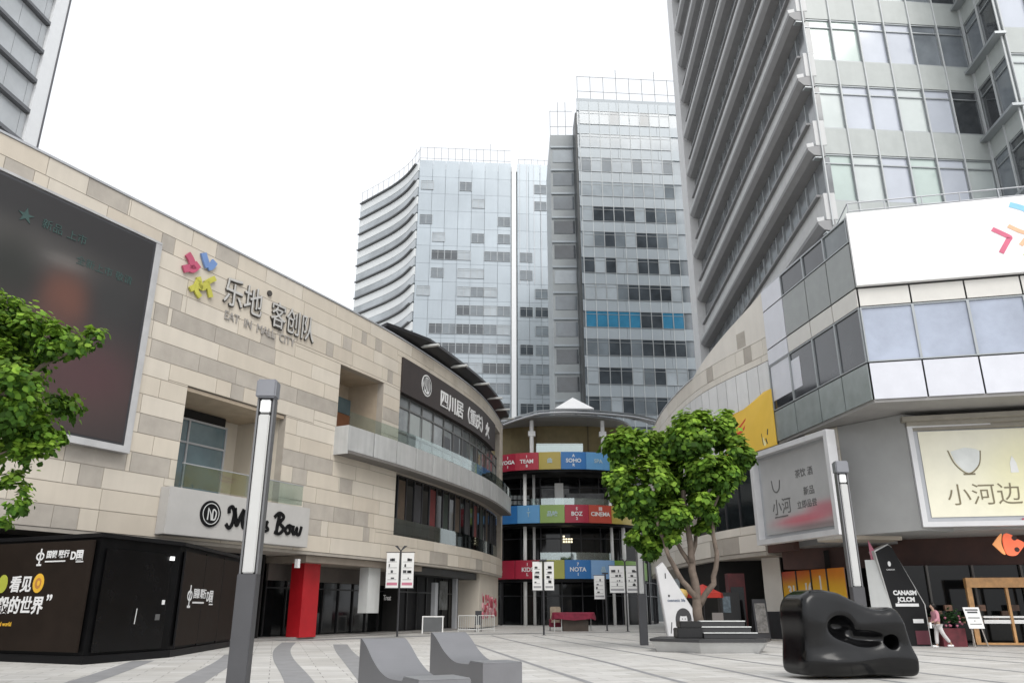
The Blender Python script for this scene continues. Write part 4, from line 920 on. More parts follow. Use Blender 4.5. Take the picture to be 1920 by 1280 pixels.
# tower with the concave flank
t1 = thing('office_tower', 'grey glass tower with a concave banded flank and white vertical fins', 'tower', (-8, 150, 0))
F1 = seg((-19.6, 145), (-.05, 146.5)); A1 = seg((1.1, 146.6), (8.4, 147.2)); SIDE = Curve([(-35.6, 163.9), (-34.6, 163.0), (-30.2, 158.9), (-26.2, 154.9), (-22.6, 150.3), (-19.75, 145.05)], 1)
mb = MB(); mb.prism([SIDE.W(SIDE.L*i/20, 0, -.6)[:2] for i in range(21)] + [(-.1, 146.9), (8.6, 147.6), (8.6, 170), (-34, 172)], 0, 90); mb.build('core', mat('far_core', (.16, .18, .19), .6), t1)
Z1 = 19.9; FA = mat('far_skin', (.36, .405, .44), .2, .3, var=.10, scale=.07, rand=.05, spec=.9, streak=.03)
mb = MB()
for k in range(18):
    z = Z1 + 4*k; s = 0
    while s < 19.4:
        e = min(s+2.78, 19.55); mb.cslab(F1, s+.03, e-.03, z+.02, z+3.98, -.4, .0, step=50); s = e
    s = 0
    while s < 7.2: e = min(s+2.43, 7.3); mb.cslab(A1, s+.03, e-.03, z+.02, z+3.98, -.4, .0, step=50); s = e
mb.build('skin_cladding', FA, t1)
W1 = [unit('window', 2.62, 2.1, g_, 2) for g_ in FARG]
rnd = random.Random(21); cnt = 0
for k in range(4, 17):
    z = Z1 + 4*k + .9; p0 = .95 if k < 8 else .8 if k < 10 else .5 if k < 13 else .22
    for i in range(7):
        if rnd.random() < p0 * (1.1 if i > 2 else .7): place_window(W1[0 if rnd.random() < (.62 if k < 10 else .12) else 1 if rnd.random() < .6 else 2], F1, .45 + 2.7*i, z, t1, .03)  # fewer dark panes higher up, imitating reflected sky by colour
    for i in range(2):
        if rnd.random() < p0*.9: place_window(W1[0 if rnd.random() < .4 and k < 10 else 1], A1, .5 + 3.1*i, z, t1, .03)
for cv, s in ((F1, 19.57), (A1, 7.32)):
    mb = MB(); a = cv.W(s, 0, 0); mb.box(a[0]-.0, a[0]+(.95 if cv is F1 else .55), a[1]-.5, a[1]+1.5, 0, 91.3 if cv is F1 else 88); mb.build('white_fin', FINW, t1)
q = MB()
for i in range(5): q.cslab(A1, .5+1.5*i, .58+1.5*i, Z1+44, 96, .0, .08, step=50)
q.build('mast', GREYMETAL, t1)
for k in range(18):
    z = Z1 + 4*k
    q = MB(); q.cslab(SIDE, 0, SIDE.L - .1, z+1.55, z+3.3, -.3, .12, step=1.5); bd = q.build('flank_band', mat('flank_panel', (.70, .72, .72), .3, var=.05, spec=.7), t1)
    q = MB(); q.cslab(SIDE, 0, SIDE.L - .2, z-.3, z+1.55, -.5, .06, step=1.5); q.build('flank_window', mat('flank_glass', (.33, .36, .38), .12, var=.35, scale=.12, spec=.9) if k > 7 else FARG[1], bd)  # upper flank glass paler, sky reflection painted into its colour
    q = MB(); q.cslab(SIDE, .2, SIDE.L - 1.2, z+3.42, z+3.66, -.1, .6, step=1.5); q.build('flank_louvre', mat('flank_dark', (.10, .105, .11), .5), bd)
rail_fence('roof_railing', F1, 0, 19.4, 91, 4.2, 1.5, t1, rnd); rail_fence('roof_railing', A1, .3, 7.2, 89, 4.2, 1.4, t1, rnd); rail_fence('roof_railing', SIDE, 0, SIDE.L, 91, 3.8, 2.0, t1, rnd)
mb = MB(); mb.prism([SIDE.W(SIDE.L*i/20, 0, -.1)[:2] for i in range(21)] + [(-.1, 146.6), (8.6, 147.3), (8.6, 170), (-34, 172)], 90.01, 91.2); mb.build('roof', FINW, t1)
# tower behind the cream stone wall
t3 = thing('office_tower', 'pale tower with slanting dark louvres rising behind the cream stone wall', 'tower', (-58, 70, 0))
F3 = seg((-59.6, 30), (-54.8, 77.5), 1)
mb = MB(); mb.prism([(-60, 30), (-55.2, 77.3), (-70, 79), (-80, 30)], 0, 96); mb.build('core', mat('far_core', (.16, .18, .19), .6), t3)
mb = MB(); mb.cslab(F3, F3.L-2.0, F3.L, 0, 97, -.3, .3, step=60); mb.build('end_strip', FINW, t3)
mb = MB(); mb.cslab(F3, F3.L, F3.L+.25, 0, 97, -.4, .36, step=60); mb.build('edge_strip', mat('edge_dark', (.10, .10, .11), .5), t3)
for k in range(23):
    z = 3 + 4.05*k
    q = MB(); s = 0
    while s < F3.L-2.1: e = min(s+3.2, F3.L-2.05); q.cslab(F3, s+.03, e-.03, z-.5, z+2.75, -.2, .0, step=60); s = e
    bd = q.build('glass_band', mat('pale_band', (.44, .46, .475), .15, var=.12, scale=.3, rand=.06, spec=.8), t3)
    q = MB(); q.cslab(F3, 0, F3.L-2.4, z+2.8, z+3.0, -.2, .6, step=60); q.cslab(F3, 0, F3.L-2.0, z+3.0, z+3.5, -.2, .3, step=60); q.build('louvre', mat('louvre_slate', (.13, .135, .145), .5, var=.2), bd)

# ================================================================== street furniture
def zbox(mb, cx, cy, a, w_, d_, z0, z1, mi=0):
    c, s_ = math.cos(a), math.sin(a)
    p = [(cx + x*c - y*s_, cy + x*s_ + y*c) for x, y in ((-w_/2, -d_/2), (w_/2, -d_/2), (w_/2, d_/2), (-w_/2, d_/2))]
    mb.hexa([(x, y, z0) for x, y in p] + [(x, y, z1) for x, y in p], mi)
LBASE = mat('lamp_grey', (.075, .075, .08), .45, .3, var=.08); LCAP = mat('lamp_cap', (.21, .215, .235), .45, .2, var=.06); LTUBE = mat('lamp_diffuser', (.52, .52, .51), .4, var=.04, streak=.05)
def lamp_post():
    e = thing('street_lamp', 'x', 'street lamp', (0, 0, 0), 'square light columns on the plaza')
    mb = MB(); zbox(mb, 0, 0, 0, .35, .30, 0, 2.1); mb.build('base', LBASE, e, bevel=.012)
    mb = MB(); zbox(mb, 0, .12, 0, .335, .08, 2.1, 5.42); zbox(mb, -.15, .0, 0, .035, .16, 2.1, 5.42); zbox(mb, .15, .0, 0, .035, .16, 2.1, 5.42); mb.build('channel', mat('lamp_channel', (.16, .16, .165), .4, .4, var=.08), e)
    mb = MB(); zbox(mb, .0, -.03, 0, .215, .17, 2.11, 5.1); mb.build('diffuser', LTUBE, e, bevel=.02)
    mb = MB(); zbox(mb, 0, -.03, 0, .2, .16, 5.14, 5.4); mb.build('lamp_head', mat('lamp_bulb', (.85, .85, .85), .2, var=.05), e, bevel=.02)
    mb = MB(); zbox(mb, 0, .0, 0, .39, .36, 5.43, 5.8); mb.build('cap', LCAP, e, bevel=.03)
    return e
lp = lamp_post()
LAMPS = [((-4.86, 15.05, 0), 3, 'tallest looking square lamp column with white light strip, crossing the script sign'),
         ((10.15, 24.1, 0), -4, 'square white lamp column behind the black sculpture'), ((5.72, 36.2, 0), -3, 'square lamp column with dark base half hidden by the tree, beside the planter')]
for i, (p, a, lb) in enumerate(LAMPS):
    o = lp if i == 0 else copy_tree(lp); o.location = p; o.rotation_euler = (0, 0, R(a)); o['label'] = lb

PAPER = mat('banner_paper', (.70, .70, .69), .6, var=.05); INK = mat('ink', (.05, .05, .055), .6); PINK = mat('banner_pink', (.50, .17, .24), .6)
def banner_post(loc, h, zb0, zb1, sides, seed, label, rot=0, fork=True):
    e = thing('banner_post', label, 'banner post', loc, 'banner posts on the plaza'); r = random.Random(seed); x, y, _ = loc
    mb = MB(); mb.tube([(x, y, 0), (x, y, h-.25)], .055, 8)
    mb.box(x-.14, x+.14, y-.14, y+.14, 0, .02); mb.build('pole', DARKMETAL, e)
    mb = MB()
    if fork:
        for d in (-1, 1): mb.hexa([(x-.03, y-.05, h-.3), (x+.03, y-.05, h-.3), (x+.03, y+.05, h-.3), (x-.03, y+.05, h-.3)] + [(x+d*.28-.09, y-.06, h), (x+d*.28+.09, y-.06, h), (x+d*.28+.09, y+.06, h), (x+d*.28-.09, y+.06, h)])
    else: mb.box(x-.22, x+.22, y-.1, y+.1, h-.3, h-.2)
    mb.build('post_top', DARKMETAL, e)
    for d, wd in sides:
        mb = MB(); a, b_ = (x+.07, x+.07+wd) if d > 0 else (x-.07-wd, x-.07)
        mb.tube([(x, y, zb1+.03), (x+d*(wd+.12), y, zb1+.03)], .022, 6); mb.tube([(x, y, zb0-.03), (x+d*(wd+.12), y, zb0-.03)], .022, 6); mb.build('bracket', DARKMETAL, e)
        mb = MB(); mb.box(a, b_, y-.008, y+.008, zb0, zb1); bn = mb.build('banner_sheet', PAPER, e)
        fn = lambda u, v, hh, a=a: (a+u, y-.01-hh, zb0+v); H_ = zb1-zb0
        q = MB()
        rect2(q, fn, .06, .07*H_, wd-.06, .15*H_, .003); q.build('pink_strip', PINK if seed in (1,) else mat('strip_grey', (.30, .30, .31), .6), bn)
        q = MB()
        for k in range(4):
            v = H_*(.25 + .17*k)
            for c_ in range(r.randint(1, 3)):
                u = .1 + r.random()*(wd-.4); rect2(q, fn, u, v, u + r.uniform(.06, .22), v + r.uniform(.04, .1)*H_, .003)
            stroke(q, fn, [(.1, v-.04), (wd-.12, v-.035)], .02, .003)
        q.build('printed_marks', INK, bn)
    return e
banner_post((-6.45, 46.8, 0), 4.95, 2.62, 4.55, [(-1, .72), (1, .72)], 1, 'black pole with twin white banners printed with pink strips, before the dark shopfronts')
banner_post((1.9, 49.6, 0), 4.55, 2.55, 4.2, [(-1, .58), (1, .58)], 2, 'dark pole with two narrow white timetable banners before the red draped counter', fork=False)
banner_post((8.0, 57.5, 0), 4.9, 2.55, 4.35, [(-1, 1.05), (1, .85)], 3, 'black pole with wide white banners and a forked top before the mall doors')
banner_post((6.75, 59.0, 0), 4.15, 2.15, 3.75, [(-1, .75)], 4, 'black pole with a single white banner beside the forked banner pole', fork=False)

# kiosk of black and brown boards against the stone mall
ks = thing('kiosk', 'black and brown boarded kiosk with white lettering against the cream stone mall', 'kiosk', (-13.5, 27, 0))
KP = [(-19.5, 27.0), (-12.1, 23.7), (-11.1, 27.25), (-11.7, 35), (-14.6, 34), (-17.8, 26.9)]
mb = MB(); mb.prism([(-19.4, 27.1), (-12.16, 23.8), (-11.2, 27.25), (-11.75, 34.8), (-14.0, 34.4)], .05, 3.5); mb.build('body', mat('kiosk_black', (.004, .004, .0045), .5, var=.4, spec=.12), ks)
mb = MB(); mb.prism([(-19.5, 27.15), (-12.08, 23.66), (-11.05, 27.25), (-11.6, 34.9), (-14.0, 34.5)], 3.5, 3.62); mb.build('roof', BLACK, ks)
mb = MB(); mb.prism([(-19.45, 27.08), (-12.1, 23.72), (-11.1, 27.25), (-11.67, 34.85), (-14.0, 34.45)], .0, .22); mb.build('plinth', BLACK, ks)
KA = seg((-19.5, 27.05), (-12.2, 23.74)); KB = seg((-12.15, 23.75), (-11.17, 27.25)); KD = seg((-11.15, 27.4), (-11.7, 34.8))
mb = MB(); mb.cslab(KA, 0, KA.L-.12, .32, 3.42, 0, .06, step=40); b1 = mb.build('board', BROWNBOARD, ks)
mb = MB(); mb.cslab(KD, .15, 7.2, .32, 3.35, 0, .05, step=40); b2 = mb.build('board', BROWNBOARD, ks)
mb = MB()
for s in (0, 2.4, 4.8): mb.cslab(KD, s+.12, s+.15, .25, 3.4, .0, .056)
mb.build('board_seam', BLACK, b2)
L = KA.L
def kiosk_logo(q, fn, k):
    stroke(q, fn, [(.22*k, -.3*k), (.25*k, .32*k)], .07*k, .01); stroke(q, fn, disc(.23*k, .02, .2*k, 14, .13*k) + [(.43*k, .02)], .06*k, .01); rect2(q, fn, .1*k, -.33*k, .36*k, -.26*k, .01)
    put(q, letters('国银 联行', .30*k, .01, .006), fn, du=.58*k, dv=-.02*k); rect2(q, fn, .56*k, -.2*k, 1.7*k, -.15*k, .01)
    put(q, letters('D国', .40*k, .01, .01), fn, du=1.95*k, dv=-.12*k); rect2(q, fn, 2.3*k, -.24*k, 2.7*k, -.2*k, .01)
mb = MB(); kiosk_logo(mb, on_wall(KA, L-2.55, 2.98, .065), .78); mb.build('board_logo', LIT, b1)
mb = MB(); kiosk_logo(mb, on_wall(KD, .8, 1.9, .055), 1.15); mb.build('board_logo', LIT, b2)
fn = on_wall(KA, L-3.95, 1.02, .065)
mb = MB(); put(mb, letters('看见', .5, .01, .012, .08), fn, du=.42, dv=1.0); put(mb, letters('不一般的世界', .52, .01, .014, .08), fn, du=-1.02, dv=.38); put(mb, letters('”', .6, .01, .012), fn, du=2.2, dv=.45); mb.build('slogan', LIT, b1)
YEL = mat('kiosk_yellow', (.72, .42, .04), .5); LIM = mat('kiosk_lime', (.42, .45, .06), .5); AMB = mat('kiosk_amber', (.45, .2, .05), .5)
mb = MB(); poly2(mb, fn, disc(1.72, 1.2, .24, 18, .28), .012, 0); poly2(mb, fn, disc(.08, 1.2, .22, 18, .27), .012, 1); poly2(mb, fn, disc(1.72, 1.2, .14, 14, .16), .018, 2); poly2(mb, fn, disc(1.74, 1.2, .06, 10, .08), .022, 0); mb.build('fruit_print', [YEL, LIM, AMB], b1)
mb = MB(); put(mb, letters('See the beautiful world', .17, .01, .002), fn, du=-.75, dv=-.02); mb.build('small_slogan', YEL, b1)
mb = MB(); mb.cslab(KB, .25, 3.2, .3, 3.2, .02, .05, step=40); dr = mb.build('door', mat('kiosk_door', (.004, .004, .0045), .25, var=.3, spec=.2), ks)
mb = MB(); mb.tube([KB.W(1.75, 1.05, .12), KB.W(1.78, 1.5, .12)], .014, 6); mb.build('handle', PALEPANEL, dr)
mb = MB(); mb.cslab(KB, 2.72, 2.92, 1.15, 1.33, .05, .07); mb.build('keypad', mat('keypad', (.1, .1, .1), .4), dr)
mb = MB(); mb.cslab(KB, 3.05, 3.2, 3.0, 3.12, .05, .12); mb.build('lamp', mat('lamp_lit', (.9, .9, .9), .4, emit=.9), ks)
mb = MB(); mb.cslab(KB, 2.95, 3.07, 1.62, 1.76, .05, .07); mb.build('sticker', LIT, dr)

# loungers of bent sheet steel
LG = mat('lounger_grey', (.18, .18, .19), .42, .25, var=.08, scale=2)
def lounger():
    e = thing('lounger', 'x', 'bench', (0, 0, 0), 'grey steel loungers on the plaza')
    Lx, W_ = 3.35, .86      # local: x along the length from the tall back, y across
    prof = smooth2([(0, .96), (.12, .95), (.45, .83), (.9, .62), (1.35, .47), (1.75, .40), (2.1, .39), (2.55, .40)], 5) + [(2.62, .46), (Lx, .46)]
    mb = MB(); n = len(prof); vs = []
    for y in (-W_/2, W_/2): vs += [(x, y, z) for x, z in prof] + [(x, y, 0.02) for x, z in reversed(prof)]
    k = 2*n; fs = [(i, (i+1) % k, k+(i+1) % k, k+i) for i in range(k)]
    for o_ in (0, k): fs += [(o_+i, o_+i+1, o_+k-2-i, o_+k-1-i) for i in range(n-1)]
    mb.add(vs, fs); mb.build('shell', LG, e)
    mb = MB(); mb.box(2.63, Lx-.01, -W_/2+.01, W_/2-.01, .463, .475); mb.build('seat_plate', mat('seat_plate', (.25, .255, .265), .4, .2, var=.06), e)
    return e
lg = lounger()
for i, (p, a, lb) in enumerate([((-1.55, 20.1, 0), -66, 'grey steel lounger whose squared seat end shows, farther of the two'), ((-2.5, 16.1, 0), -64, 'grey steel lounger closer to the lamp column, its seat end cut off')]):
    o = lg if i == 0 else copy_tree(lg); o.location = p; o.rotation_euler = (0, 0, R(a)); o['label'] = lb

# black sculpture: carved from blended blobs, then remeshed
def sculpture():
    e = thing('sculpture', 'glossy black rounded sculpture with a hollow and a round hole on the pale paving', 'sculpture', (7.75, 19.6, 0))
    nx, ny, nz = 88, 44, 58; x0, x1, y0, y1, z0, z1 = -1.75, 1.75, -.95, .95, -.05, 2.15
    prof = [(-1.5, 1.45), (-1.38, 1.72), (-1.1, 1.90), (-.75, 1.93), (-.35, 1.86), (.1, 1.66), (.45, 1.5), (.7, 1.46), (.92, 1.52), (1.06, 1.48), (1.2, 1.2), (1.32, .8), (1.42, .35), (1.46, 0)]
    def top(x):
        for (a, b_), (c, d) in zip(prof, prof[1:]):
            if a <= x <= c: return b_ + (d-b_)*(x-a)/(c-a)
        return 1.3 if x < 0 else 0
    def sm(a, b_, k):   # smooth max
        h = max(k-abs(a-b_), 0)/k; return max(a, b_) + h*h*k*.25
    def ell(x, y, z, c, r): return (math.sqrt(((x-c[0])/r[0])**2 + ((y-c[1])/r[1])**2 + ((z-c[2])/r[2])**2) - 1)*min(r)
    tp_ = [top(x0 + (x1-x0)*i/(nx-1)) for i in range(nx)]
    for _ in range(2): tp_ = [tp_[0]] + [(tp_[i-1]+2*tp_[i]+tp_[i+1])/4 for i in range(1, nx-1)] + [tp_[-1]]
    def f(i, x, y, z):
        d = sm(z - tp_[i], -1.5 - x + .06*z, .16)
        d = sm(d, (x - 1.46) + .12*max(0, z-.3), .3)
        wd = .64 + .06*math.sin(x*1.3) - .16*max(0, z-1.2)
        d = sm(d, abs(y + .05*z) - wd, .22)
        d = sm(d, .06 - z, .18)
        u, v_ = x*.80 + (z-1.0)*.60, -x*.60 + (z-1.0)*.80          # axis slanting down to the right
        g_ = .05*math.sin(3.1*x + 1.7*z) + .03*math.sin(5.3*z - 2.2*x)
        d = sm(d, -ell(x, y, z, (-.48, -.84, 1.08), (.36, .58, .25)), .08)     # deep opening under the hump
        d = sm(d, -ell(x, y, z, (.10, -.88, .86), (.66, .42, .17)), .12)        # trough leading to the hole
        d = sm(d, -ell(x, y, z, (.80, -.3, .78), (.17, 1.5, .17)), .04)          # the round hole
        e_ = ell(x, y, z, (.0, -.60, .40 + .05*math.sin(2*x)), (.85, .20, .13)); h_ = max(.22 - abs(d - e_), 0)/.22; d = min(d, e_) - h_*h_*.22*.25      # rounded lip low down
        d += g_*.5
        return d
    V = []; vid = {}; F = []
    hx, hy, hz = (x1-x0)/(nx-1), (y1-y0)/(ny-1), (z1-z0)/(nz-1)
    val = [[[f(i, x0+hx*i, y0+hy*j, z0+hz*k) for k in range(nz)] for j in range(ny)] for i in range(nx)]
    def cell(i, j, k):      # surface-net vertex
        key = (i, j, k)
        if key in vid: return vid[key]
        c = [0, 0, 0]; n = 0; P = [(a, b_, d) for a in (0, 1) for b_ in (0, 1) for d in (0, 1)]
        for p in range(8):
            for q in range(p+1, 8):
                if sum(abs(P[p][t]-P[q][t]) for t in range(3)) != 1: continue
                va, vb = val[i+P[p][0]][j+P[p][1]][k+P[p][2]], val[i+P[q][0]][j+P[q][1]][k+P[q][2]]
                if (va < 0) != (vb < 0):
                    t_ = va/(va-vb); n += 1
                    for u in range(3): c[u] += P[p][u] + t_*(P[q][u]-P[p][u])
        V.append((x0+hx*(i+c[0]/n), y0+hy*(j+c[1]/n), z0+hz*(k+c[2]/n))); vid[key] = len(V)-1; return len(V)-1
    for i in range(1, nx-1):
        for j in range(1, ny-1):
            for k in range(1, nz-1):
                a = val[i][j][k] < 0
                if a != (val[i+1][j][k] < 0): F.append(tuple(cell(i, j+q[0], k+q[1]) for q in ((-1, -1), (0, -1), (0, 0), (-1, 0))))
                if a != (val[i][j+1][k] < 0): F.append(tuple(cell(i+q[0], j, k+q[1]) for q in ((-1, -1), (0, -1), (0, 0), (-1, 0))))
                if a != (val[i][j][k+1] < 0): F.append(tuple(cell(i+q[0], j+q[1], k) for q in ((-1, -1), (0, -1), (0, 0), (-1, 0))))
    mb = MB(); a_ = R(12); mb.add([(7.78 + .95*x*math.cos(a_) - y*math.sin(a_), 19.55 + x*math.sin(a_) + y*math.cos(a_), z) for x, y, z in V], F)
    o = mb.build('body', mat('sculpture_black', (.004, .004, .0045), .17, var=.3, scale=3, spec=.36), e, smooth=True)
    md = o.modifiers.new('smooth', 'SMOOTH'); md.factor = .5; md.iterations = 3
sculpture()

# slanted information totems
def totem(loc, rot, label, h, wb, wt, lean, th, mats_, front):
    e = thing('totem_sign', label, 'totem sign', loc)
    a = R(rot); X = lambda u, v, d: (loc[0] + u*math.cos(a) - d*math.sin(a), loc[1] + u*math.sin(a) + d*math.cos(a), v)
    out = [(0, 0), (wb, 0), (wb, h*.40), (lean+wt, h*.97), (lean+wt*.8, h), (lean, h*.93)]
    mb = MB(); n = len(out); vs = [X(u, v, -th/2) for u, v in out] + [X(u, v, th/2) for u, v in out]
    mb.add(vs, [tuple(range(n)), tuple(range(2*n-1, n-1, -1))] + [(i, n+i, n+(i+1) % n, (i+1) % n) for i in range(n)]); mb.build('body', mats_[0], e)
    mb = MB(); ins = [(.05+u*(1-.1/wb) if i < 3 else u*.97+.02, v*.985+.02) for i, (u, v) in enumerate(out)]
    vs = [X(u, v, -th/2-.02) for u, v in ins] + [X(u, v, -th/2-.001) for u, v in ins]
    mb.add(vs, [tuple(range(n)), tuple(range(2*n-1, n-1, -1))] + [(i, n+i, n+(i+1) % n, (i+1) % n) for i in range(n)]); fp = mb.build('face_panel', mats_[1], e)
    front(e, fp, lambda u, v, hh: X(u, v, -th/2-.022-hh)); return e
def blackface(e, fp, fn):
    mb = MB(); put(mb, letters('CANASM', .25, .01, .012), fn, du=-.08, dv=2.05); put(mb, letters('JCLCM', .25, .01, .012), fn, du=.08, dv=1.78); rect2(mb, fn, -.05, 1.58, .95, 1.7, .01)
    poly2(mb, fn, disc(-.06, 3.32, .07, 10, .11), .01); put(mb, letters('CANASM', .09, .01), fn, du=-.22, dv=3.05); rect2(mb, fn, .6, .92, 1.05, 1.08, .01)
    mb.build('totem_lettering', LIT, fp)
    mb = MB(); rect2(mb, fn, .62, .08, 1.2, .62, .01); mb.build('maroon_patch', mat('totem_maroon', (.10, .018, .03), .5), fp)
t_ = totem((16.3, 35.2, 0), 2, 'black slanted totem with white lettering behind the black sculpture', 4.15, 1.25, .78, -.62, .5, [mat('totem_side', (.50, .50, .49), .5, var=.1), mat('totem_black', (.010, .010, .011), .5, spec=.2)], blackface)
mb = MB(); mb.prism([(15.4, 35.35), (16.0, 34.95), (16.25, 35.0), (15.7, 35.5)], 0, 3.5); mb.build('side_panel', PALEPANEL, t_)
mb = MB(); mb.add([(15.65, 35.3, 3.5), (16.0, 35.0, 3.3), (15.6, 35.2, 4.35), (15.72, 35.5, 4.3)], [(0, 1, 2), (1, 3, 2), (0, 2, 3), (0, 3, 1)]); mb.build('pink_flag', PINK, t_)
def whiteface(e, fp, f0):
    fn = lambda u, v, hh: f0(u*.86 - .16, v*1.02, hh)
    mb = MB(); stroke(mb, fn, smooth2(disc(1.1, .95, .34, 14, .42) + [(1.44, .95)], 2), .24, .01); poly2(mb, fn, disc(1.1, 1.28, .36, 14, .16), .012)
    stroke(mb, fn, smooth2([(.95, .9), (1.05, .7), (1.2, .72), (1.25, .9)], 3), .05, .012); rect2(mb, fn, 1.0, .98, 1.06, 1.02, .012); rect2(mb, fn, 1.16, .98, 1.22, 1.02, .012)
    stroke(mb, fn, [(.35, .35), (.42, .85)], .05, .01); stroke(mb, fn, [(.5, .25), (.5, .5), (.9, .28), (1.3, .3)], .04, .01); poly2(mb, fn, disc(.35, 2.05, .06, 8), .01); rect2(mb, fn, .18, 2.85, .24, 3.1, .01)
    mb.build('portrait_print', INK, fp)
    mb = MB(); put(mb, letters('cosmetic life', .2, .01, .002), fn, du=.25, dv=1.78); mb.build('totem_lettering', mat('totem_navy', (.05, .09, .18), .5), fp)
totem((7.62, 40.8, 0), -2, 'white slanted totem with a round dark portrait beside the tree planter', 3.7, 1.28, .42, -.42, .45, [mat('totem_pale', (.52, .52, .53), .5), mat('totem_white', (.72, .72, .73), .4, var=.05)], whiteface)

# ================================================================== trees
def at(px, py, Y):
    """world point seen at photo pixel px, py at distance Y: used to size the crowns"""
    u, v = (px-960)/1464, (py-640)/1464; c, s_ = math.cos(PITCH), math.sin(PITCH); k = Y/(c+v*s_)
    return Vector((u*k, Y, EYE + (s_-v*c)*k))
BARK = mat('bark', (.16, .125, .10), .85, var=.35, scale=3, bump=.6, bscale=14)
LEAF = [leaf_mat('leaf_lit', (.23, .37, .045)), leaf_mat('leaf_mid', (.14, .26, .032)), leaf_mat('leaf_shade', (.055, .125, .018))]
def crown(name, lobes, n, size, parent, seed, wide=.85):
    r = random.Random(seed); mb = MB(); tot = sum(l[1]**2 for l in lobes)
    for c, rad, sq in lobes:
        clumps = []
        for _ in range(max(6, int(rad*rad*14))):
            d = Vector((r.gauss(0, 1), r.gauss(0, 1), r.gauss(0, 1))).normalized(); k = r.uniform(.45, 1.0)
            clumps.append((c + Vector((d.x*rad*k, d.y*rad*k, d.z*rad*k*sq)), r.uniform(.18, .34)*rad + .08, d))
        for _ in range(int(n*rad*rad/tot)):
            q, cr, d0 = r.choice(clumps)
            d = Vector((r.gauss(0, 1), r.gauss(0, 1), r.gauss(0, 1))).normalized(); p = q + d*cr*r.uniform(.3, 1.05)
            nrm = (d0*.6 + d*.5 + Vector((r.gauss(0, .35), r.gauss(0, .35), .75 + r.gauss(0, .3)))).normalized()
            ax = nrm.orthogonal().normalized(); ax.rotate(Matrix.Rotation(r.uniform(0, 6.28), 3, nrm)); bx = nrm.cross(ax)
            L_ = size*r.uniform(.6, 1.25); w_ = L_*.5*wide; fold = nrm*(-.16*L_); tip = nrm*(-.22*L_)
            v = [p, p + ax*L_*.30 + bx*w_ + fold*.5, p + ax*L_*.65 + bx*w_*.8 + fold, p + ax*L_ + tip, p + ax*L_*.65 - bx*w_*.8 + fold, p + ax*L_*.30 - bx*w_ + fold*.5, p + ax*L_*.5]
            hgt = d.z*.5 + d0.z*.6 + r.gauss(0, .35); mi = 0 if hgt > .38 else 1 if hgt > -.35 else 2  # leaf colour by direction: crown light above and shade below painted in
            mb.add(v, [(0, 1, 6), (1, 2, 6), (2, 3, 6), (3, 4, 6), (4, 5, 6), (5, 0, 6)], mi)
    me = bpy.data.meshes.new(name); me.from_pydata(mb.v, [], mb.f)
    for m in LEAF: me.materials.append(m)
    me.polygons.foreach_set('material_index', mb.m); me.polygons.foreach_set('use_smooth', [True]*len(me.polygons)); me.update()
    return link(name, me, parent)
def limb(mb, pts, r0, r1, seed=0, n=8):
    r = random.Random(seed); P = [Vector(p) for p in pts]; Q = []
    for i in range(len(P)-1):
        for j in range(4): Q.append(P[i].lerp(P[i+1], j/4) + (Vector((r.gauss(0, .03), r.gauss(0, .03), 0)) if i+j else Vector()))
    Q.append(P[-1]); mb.tube(Q, [r0 + (r1-r0)*i/(len(Q)-1) for i in range(len(Q))], n)
tr = thing('plaza_tree', 'broad flat topped green tree with several limbs growing from the boat shaped planter', 'tree', (7.2, 31.9, .45))
TY = 31.8
lob = [((1270, 965), .5, -30), ((1215, 1025), .45, 10), ((1332, 962), .38, -10), ((1160, 900), .6, 0), ((1178, 945), .6, 5), ((1390, 855), .45, 0), ((1372, 880), .5, 5), ((1350, 925), .5, 0), ((1300, 965), .6, 10), ((1235, 1000), .6, 0), ((1265, 1010), .4, -10), ((1320, 990), .35, 0), ((1185, 850), 1.05, 20), ((1165, 832), .55, -6), ((1240, 835), 1.0, 20), ((1300, 820), 1.05, -15), ((1350, 812), .85, 10), ((1378, 840), .62, -5), ((1200, 910), 1.15, -10), ((1270, 890), 1.15, 30), ((1330, 880), .95, -20), ((1210, 970), .8, 5),
       ((1255, 960), .8, -15), ((1320, 945), .55, -30), ((1340, 900), .6, 25), ((1195, 1005), .42, -5), ((1225, 1030), .35, 10), ((1285, 925), .8, 20), ((1315, 785), .45, 0), ((1362, 790), .4, 0)]
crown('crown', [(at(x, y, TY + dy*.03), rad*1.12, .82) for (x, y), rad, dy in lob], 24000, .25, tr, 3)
mb = MB()
limb(mb, [(7.2, 31.9, .45), (7.18, 31.9, 1.6), (7.1, 31.85, 2.9), (7.0, 31.8, 4.2), (6.9, 31.7, 6)], .21, .09, 1, 10); limb(mb, [(7.2, 31.9, 1.75), (6.6, 31.6, 2.5), (6.0, 31.3, 3.6), (5.6, 31.4, 5.2)], .13, .06, 2)
limb(mb, [(7.25, 31.9, 1.6), (7.75, 31.6, 2.4), (8.0, 31.5, 3.5), (7.9, 31.5, 5.0), (8.6, 31.6, 6.6)], .13, .05, 3); limb(mb, [(7.1, 31.85, 3.0), (6.4, 32.2, 4.3), (5.4, 32.3, 6.5)], .1, .04, 4); limb(mb, [(7.05, 31.8, 3.2), (7.5, 32.4, 4.6), (8.0, 32.6, 7.0)], .1, .04, 5)
mb.build('trunk', BARK, tr, smooth=True)
t2_ = thing('street_tree', 'leafy green tree leaning in from the picture edge in front of the dark screen', 'tree', (-11.9, 13.8, 0))
TY = 14.0
